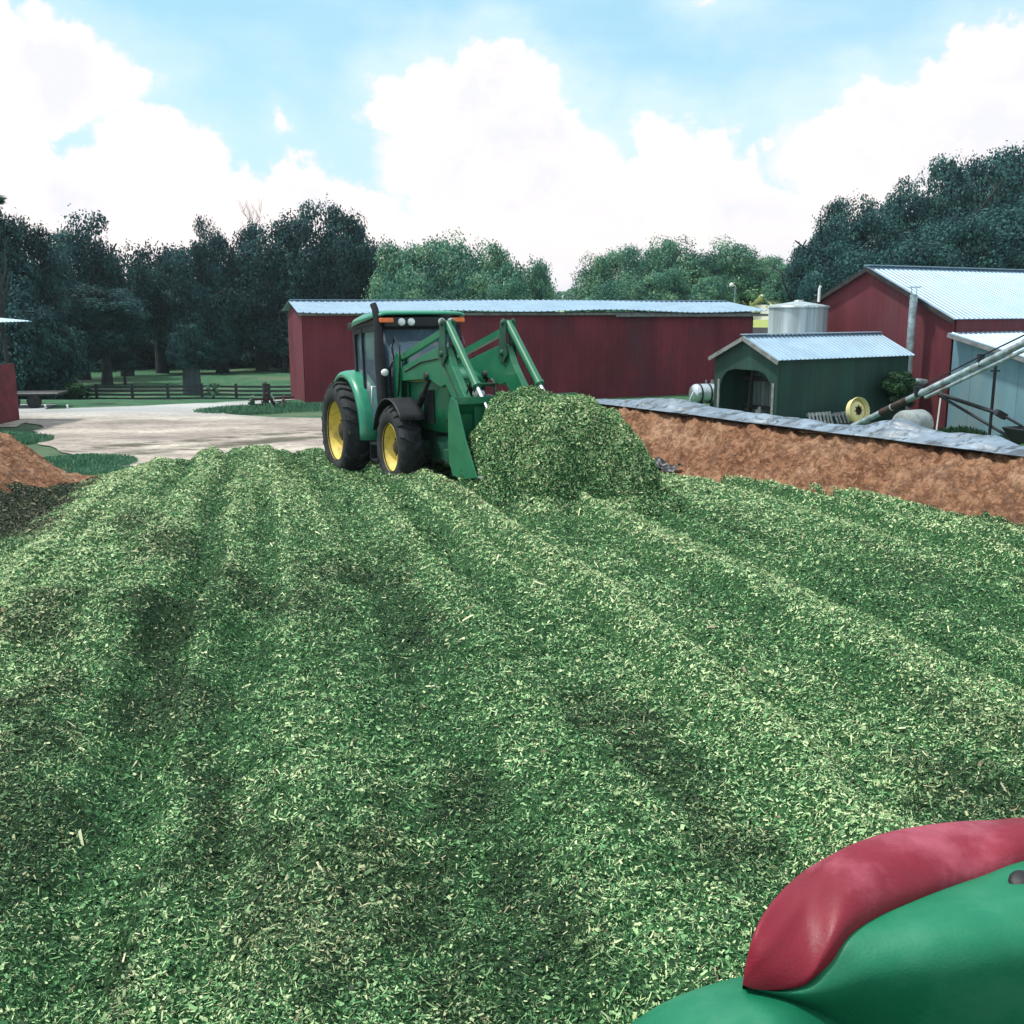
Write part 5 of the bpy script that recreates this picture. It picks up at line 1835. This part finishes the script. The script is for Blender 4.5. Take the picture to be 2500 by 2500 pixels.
for s_ in (-1, 1):
    y_ = s_ * .52
    mb = MB()
    mb.prism([(1.95, .7), (2.30, .7), (2.38, 1.8), (2.42, 2.26), (2.30, 2.36), (2.16, 2.28), (2.07, 1.8)], plate(None, y_ - s_ * .07, 0), .03)
    mb.prism([(1.95, .7), (2.30, .7), (2.38, 1.8), (2.42, 2.26), (2.30, 2.36), (2.16, 2.28), (2.07, 1.8)], plate(None, y_ + s_ * .07, 0), .03)
    mb.box((2.13, y_, 1.0), (.30, .14, .9)); mb.box((2.1, s_ * .35, .82), (.36, .5, .3))
    mb.build('loader_mast', M['green'], T)
    mb = MB()
    # rear section: deep beam rising to the knee, then the front section down to the bucket
    mb.prism([(2.20, 1.94), (2.42, 1.86), (3.70, 1.88), (4.22, 1.74), (4.42, 1.78), (5.78, .66), (5.93, .72), (5.88, .88), (4.72, 2.06), (4.52, 2.36), (4.36, 2.40), (3.9, 2.34), (2.26, 2.08)], plate(None, y_, 0), .11)
    arm = mb.build('loader_arm', M['green'], T, bevel=.012)
    mb = MB()
    # bell crank at the knee
    for dd in (-.085, .085):
        mb.prism([(4.26, 2.18), (4.46, 2.10), (4.60, 2.22), (4.58, 2.60), (4.56, 2.76), (4.47, 2.80), (4.38, 2.74), (4.34, 2.50)], plate(None, y_ + dd, 0), .025)
    mb.rev([(0, -.12), (.05, -.12), (.05, .12), (0, .12)], 14, Matrix.Translation((4.42, y_, 2.26)) @ Matrix.Rotation(R(90), 4, 'X'))
    mb.rev([(0, -.12), (.045, -.12), (.045, .12), (0, .12)], 14, Matrix.Translation((4.49, y_, 2.73)) @ Matrix.Rotation(R(90), 4, 'X'))
    mb.build('bell_crank', M['green_dark'], arm)
    mb = MB(); mb.bar((2.30, y_, 2.26), (4.40, y_, 2.62), .08, .105); mb.build('levelling_link', M['green'], arm)
    # bucket cylinder
    a, b = Vector((4.50, y_, 2.72)), Vector((6.0, y_, 1.30))
    d = (b - a)
    mb = MB(); mb.tube([a, a + d * .68], .062, 18); mb.tube([a + d * .66, a + d * .69], .072, 18); mb.build('bucket_cylinder', M['green'], arm)
    mb = MB(); mb.tube([a + d * .68, b], .030, 14); mb.build('piston_rod', M['chrome'], arm)
    # lift cylinder
    a, b = Vector((2.36, y_, .90)), Vector((3.66, y_, 1.92))
    d = b - a
    mb = MB(); mb.tube([a, a + d * .72], .06, 16); mb.tube([a + d * .72, b], .035, 12); mb.rev([(0, -.1), (.07, -.1), (.07, .1), (0, .1)], 14, Matrix.Translation(b) @ Matrix.Rotation(R(90), 4, 'X')); mb.build('lift_cylinder', M['dark_metal'], arm)
    # hoses
    mb = MB()
    mb.tube([(2.15, y_ + s_ * .06, 2.0), (2.1, y_ + s_ * .1, 2.45), (2.3, y_ + s_ * .12, 2.62), (2.5, y_ + s_ * .1, 2.45), (2.45, y_ + s_ * .1, 2.1), (2.3, y_ + s_ * .1, 1.6)], .014, 8)
    mb.tube([(2.0, y_ + s_ * .1, 1.0), (1.96, y_ + s_ * .1, 1.6), (2.0, y_ + s_ * .12, 2.1), (2.2, y_ + s_ * .13, 2.2)], .016, 8)
    mb.tube([(5.1, y_, 1.6), (5.22, y_ + .04, 1.85), (5.4, y_ + .04, 1.78), (5.42, y_, 1.66)], .012, 8)
    mb.tube([(2.6, y_ + s_ * .065, 2.02), (3.4, y_ + s_ * .066, 2.16), (4.25, y_ + s_ * .066, 2.2), (4.6, y_ + s_ * .066, 1.9), (5.1, y_ + s_ * .066, 1.42)], .011, 6)
    mb.build('hydraulic_hose', M['black'], arm)
mb = MB()
mb.box((5.05, 0, 1.38), (.14, 1.12, .14), Matrix.Rotation(.8, 3, 'Y')); mb.build('torque_tube', M['green'], T)
mb = MB()
mb.bar((4.06, -.36, .5), (4.06, .36, .5), .12, .4); mb.bar((4.06, -.38, .55), (4.1, -.38, 1.3), .07, .06, (0, 1, 0)); mb.bar((4.06, .38, .55), (4.1, .38, 1.3), .07, .06, (0, 1, 0))
mb.build('front_guard', M['green_dark'], T)
mb = MB()
for s_ in (-1, 1): mb.tube([(4.02, s_ * .40, 1.2), (4.18, s_ * .40, 1.3), (4.18, s_ * .40, 1.78), (4.05, s_ * .40, 1.84)], .03, 8)
mb.tube([(4.18, -.40, 1.76), (4.18, .40, 1.76)], .03, 8)
mb.build('brush_guard', M['green_dark'], T)

# bucket
BW = 1.0
bprof = [(6.54, 0.52), (5.99, 0.46), (5.72, 0.50), (5.60, 0.64), (5.58, 0.90), (5.62, 1.35), (5.76, 1.52)]
mb = MB()
for i in range(len(bprof) - 1):
    (x0, z0), (x1, z1) = bprof[i], bprof[i + 1]
    mb.bar(((x0 + x1) / 2, -BW, (z0 + z1) / 2), ((x0 + x1) / 2, BW, (z0 + z1) / 2), math.hypot(x1 - x0, z1 - z0) + .01, .025, (-(z1 - z0), 0, (x1 - x0)))
mb.box((5.74, 0, 1.55), (.14, BW * 2, .10))
mb.box((5.66, -.56, 1.22), (.12, .2, .5)); mb.box((5.66, .56, 1.22), (.12, .2, .5))
bk = mb.build('bucket', M['green'], T)
for s_ in (-1, 1):
    mb = MB()
    mb.prism([(6.54, 0.50), (5.99, 0.44), (5.70, 0.48), (5.58, 0.64), (5.56, 0.90), (5.60, 1.37), (5.70, 1.60), (5.90, 1.56), (6.19, 1.00)], plate(None, s_ * (BW + .015), 0), .025)
    mb.build('side_plate', M['green'], bk)
mb = MB(); mb.box((6.57, 0, 0.51), (.10, BW * 2, .03)); mb.build('cutting_edge', M['steel'], bk)

# ------------------------------------------------------------------ green machine in the foreground (the one the view is taken from)
Ft = empty('machine_hood', (1.2, 1.25, 1.75), 0, label='rounded green machine hood with a glossy red curved cover in the near foreground', cat='machine hood')
FO = Vector(Ft.location)


def crv(pts, n):
    """Catmull-Rom through (u, v, t) points"""
    P = [Vector(p) for p in pts]
    P = [P[0] * 2 - P[1]] + P + [P[-1] * 2 - P[-2]]
    m_ = len(P) - 3
    out = []
    for i in range(n):
        s = i / (n - 1) * m_
        k = min(int(s), m_ - 1); f = s - k
        p0, p1, p2, p3 = P[k:k + 4]
        q = 0.5 * ((2 * p1) + (p2 - p0) * f + (2 * p0 - 5 * p1 + 4 * p2 - p3) * f * f + (3 * p1 - p0 - 3 * p2 + p3) * f ** 3)
        out.append(q)
    return out


NF = 60
outer = crv([(1813, 2400, 1.50), (1822, 2345, 1.495), (1845, 2265, 1.50), (1890, 2193, 1.56), (1965, 2123, 1.65), (2070, 2070, 1.73), (2190, 2040, 1.79), (2320, 2031, 1.84), (2450, 2040, 1.88), (2600, 2068, 1.92), (2800, 2128, 1.96)], NF)
inner = crv([(1813, 2406, 1.50), (1850, 2419, 1.49), (1915, 2420, 1.48), (1975, 2400, 1.475), (2010, 2350, 1.475), (2048, 2290, 1.485), (2115, 2243, 1.52), (2220, 2197, 1.57), (2360, 2142, 1.63), (2530, 2085, 1.68), (2800, 2112, 1.90)], NF)


def w3(p): return W(p[0], p[1], p[2])


OutW, InW = [w3(p) for p in outer], [w3(p) for p in inner]
eye = Vector((0, 0, EYE))
rows = []
for i in range(NF):
    a, b = InW[i], OutW[i]
    g_ = (b - a)
    L = g_.length
    al_ = (OutW[min(i + 1, NF - 1)] + InW[min(i + 1, NF - 1)] - OutW[max(i - 1, 0)] - InW[max(i - 1, 0)]).normalized()
    nrm = al_.cross(g_).normalized()
    tocam = (eye - a).normalized()
    if nrm.dot(tocam) < 0: nrm = -nrm
    row = [a - nrm * .035 + g_ * .03]
    for k in range(17):
        f = k / 16
        # soft crease at 70 % : flat facet then a roll-over
        bul = (math.sin(math.pi * f) ** .75) * (0.10 + .08 * min(1, i / 30)) * L + .03 * L * math.exp(-((f - .70) / .12) ** 2)
        row.append(a + g_ * f + nrm * bul * (0.25 + .75 * (1 - f * .3)))
    away = (b - eye).normalized()
    kf = min(1, i / 10)
    row.append(b + away * .02 + Vector((0, 0, -.002)))
    row.append(b + away * (.02 + .05 * kf) + Vector((0, 0, -.01)))
    row.append(b + away * (.02 + .12 * kf) + Vector((0, 0, -.01 - .08 * kf)))
    rows.append([p - FO for p in row])
mb = MB(); mb.grid(rows)
mb.build('red_cover', M_RED, Ft, subsurf=1)

# green dome under the cover: from the inner edge down its side to the flange
r0 = inner
side1 = crv([(1815, 2398, 1.525), (1850, 2414, 1.50), (1915, 2420, 1.48), (1985, 2412, 1.475), (2040, 2370, 1.48), (2090, 2315, 1.49), (2160, 2268, 1.51), (2260, 2225, 1.54), (2390, 2180, 1.58), (2560, 2130, 1.62), (2800, 2140, 1.8)], NF)
side2 = crv([(1818, 2401, 1.52), (1855, 2420, 1.50), (1925, 2432, 1.48), (1990, 2435, 1.475), (2060, 2410, 1.47), (2130, 2370, 1.465), (2220, 2320, 1.47), (2330, 2270, 1.48), (2450, 2235, 1.50), (2600, 2190, 1.53), (2800, 2180, 1.6)], NF)
side3 = crv([(1821, 2404, 1.525), (1860, 2426, 1.51), (1930, 2442, 1.495), (2000, 2452, 1.49), (2085, 2445, 1.485), (2170, 2425, 1.475), (2270, 2400, 1.465), (2380, 2370, 1.46), (2500, 2330, 1.46), (2650, 2290, 1.46), (2800, 2260, 1.5)], NF)
side4 = crv([(1822, 2408, 1.535), (1862, 2434, 1.53), (1935, 2455, 1.52), (2010, 2475, 1.52), (2110, 2490, 1.52), (2210, 2490, 1.52), (2320, 2480, 1.51), (2440, 2460, 1.50), (2560, 2440, 1.50), (2700, 2410, 1.50), (2850, 2380, 1.5)], NF)
side5 = crv([(1822, 2430, 1.55), (1866, 2480, 1.56), (1945, 2530, 1.57), (2040, 2580, 1.58), (2150, 2630, 1.59), (2270, 2670, 1.60), (2390, 2690, 1.60), (2520, 2700, 1.60), (2640, 2700, 1.60), (2760, 2700, 1.60), (2880, 2690, 1.60)], NF)
rows = []
g0 = [InW[i] + (OutW[i] - InW[i]) * .25 - (eye - InW[i]).normalized() * .05 for i in range(NF)]
g1 = [InW[i] + (OutW[i] - InW[i]) * .02 - (eye - InW[i]).normalized() * .012 for i in range(NF)]
for row in (g0, g1, [w3(p) for p in side1], [w3(p) for p in side2], [w3(p) for p in side3], [w3(p) for p in side4], [w3(p) for p in side5]):
    rows.append([p - FO for p in row])
mb = MB(); mb.grid(rows, flip=False)
mb.build('hood_panel', M_GRN, Ft, subsurf=2)
# flange / fender below: outline curve rolls from the silhouette towards the camera
fl0 = crv([(1380, 2640, 1.50), (1440, 2560, 1.52), (1510, 2497, 1.54), (1600, 2437, 1.57), (1700, 2395, 1.60), (1815, 2363, 1.62), (1940, 2340, 1.70), (2080, 2330, 1.80), (2250, 2340, 1.9)], NF)
fl1 = crv([(1450, 2680, 1.42), (1510, 2590, 1.45), (1580, 2520, 1.48), (1660, 2455, 1.51), (1745, 2415, 1.54), (1830, 2395, 1.55), (1940, 2385, 1.62), (2080, 2390, 1.72), (2250, 2410, 1.82)], NF)
fl2 = crv([(1530, 2720, 1.35), (1590, 2640, 1.37), (1660, 2570, 1.40), (1730, 2505, 1.43), (1800, 2460, 1.46), (1870, 2445, 1.47), (1960, 2445, 1.51), (2090, 2470, 1.60), (2250, 2500, 1.70)], NF)
fl3 = crv([(1640, 2780, 1.26), (1700, 2710, 1.27), (1760, 2640, 1.29), (1820, 2580, 1.32), (1880, 2540, 1.34), (1950, 2530, 1.345), (2040, 2550, 1.40), (2150, 2590, 1.50), (2300, 2620, 1.62)], NF)
back = [w3(p) + Vector((0, .05, -.10)) for p in fl0]
back2 = [w3(p) + Vector((0, .07, -.30)) for p in fl0]
back3 = [Vector((p.x, p.y + .02, 1.9)) for p in back2]
fl4 = [w3(p) + Vector((.02, -.05, -.30)) for p in fl3]
fl5 = [Vector((p.x, p.y - .02, 1.9)) for p in fl4]
rows = []
for row in (back3, back2, back, [w3(p) for p in fl0], [w3(p) for p in fl1], [w3(p) for p in fl2], [w3(p) for p in fl3], fl4, fl5):
    rows.append([p - FO for p in row])
mb = MB(); mb.grid(rows)
mb.build('flange', M_GRN, Ft, subsurf=1)
kp = W(2496, 2160, 1.59)
kn = (eye - kp).normalized() * .6 + Vector((0, 0, .6))
Mk = Matrix.Translation(kp - FO + kn.normalized() * .006) @ kn.to_track_quat('Z', 'Y').to_matrix().to_4x4()
mb = MB(); mb.rev([(0, .007), (.014, .0065), (.020, .003), (.0215, -.02)], 24, Mk); mb.build('rubber_knob', M['black'], Ft)

# ------------------------------------------------------------------ air
hz = bpy.data.materials.new('pale_haze')
hz.use_nodes = True
hn = hz.node_tree
for n_ in list(hn.nodes): hn.nodes.remove(n_)
pv = hn.nodes.new('ShaderNodeVolumePrincipled')
pv.inputs['Color'].default_value = (0.75, 0.93, 1.0, 1)
pv.inputs['Density'].default_value = 0.00025
pv.inputs['Anisotropy'].default_value = 0.25
ho = hn.nodes.new('ShaderNodeOutputMaterial')
hn.links.new(pv.outputs[0], ho.inputs['Volume'])
mb = MB(); mb.box((0, 195, 13), (1000, 640, 36))
o = mb.build('haze', hz)
tag(o, kind='stuff', label='thin bluish haze over the farm yard and trees', cat='haze')
SC.cycles.volume_bounces = 0
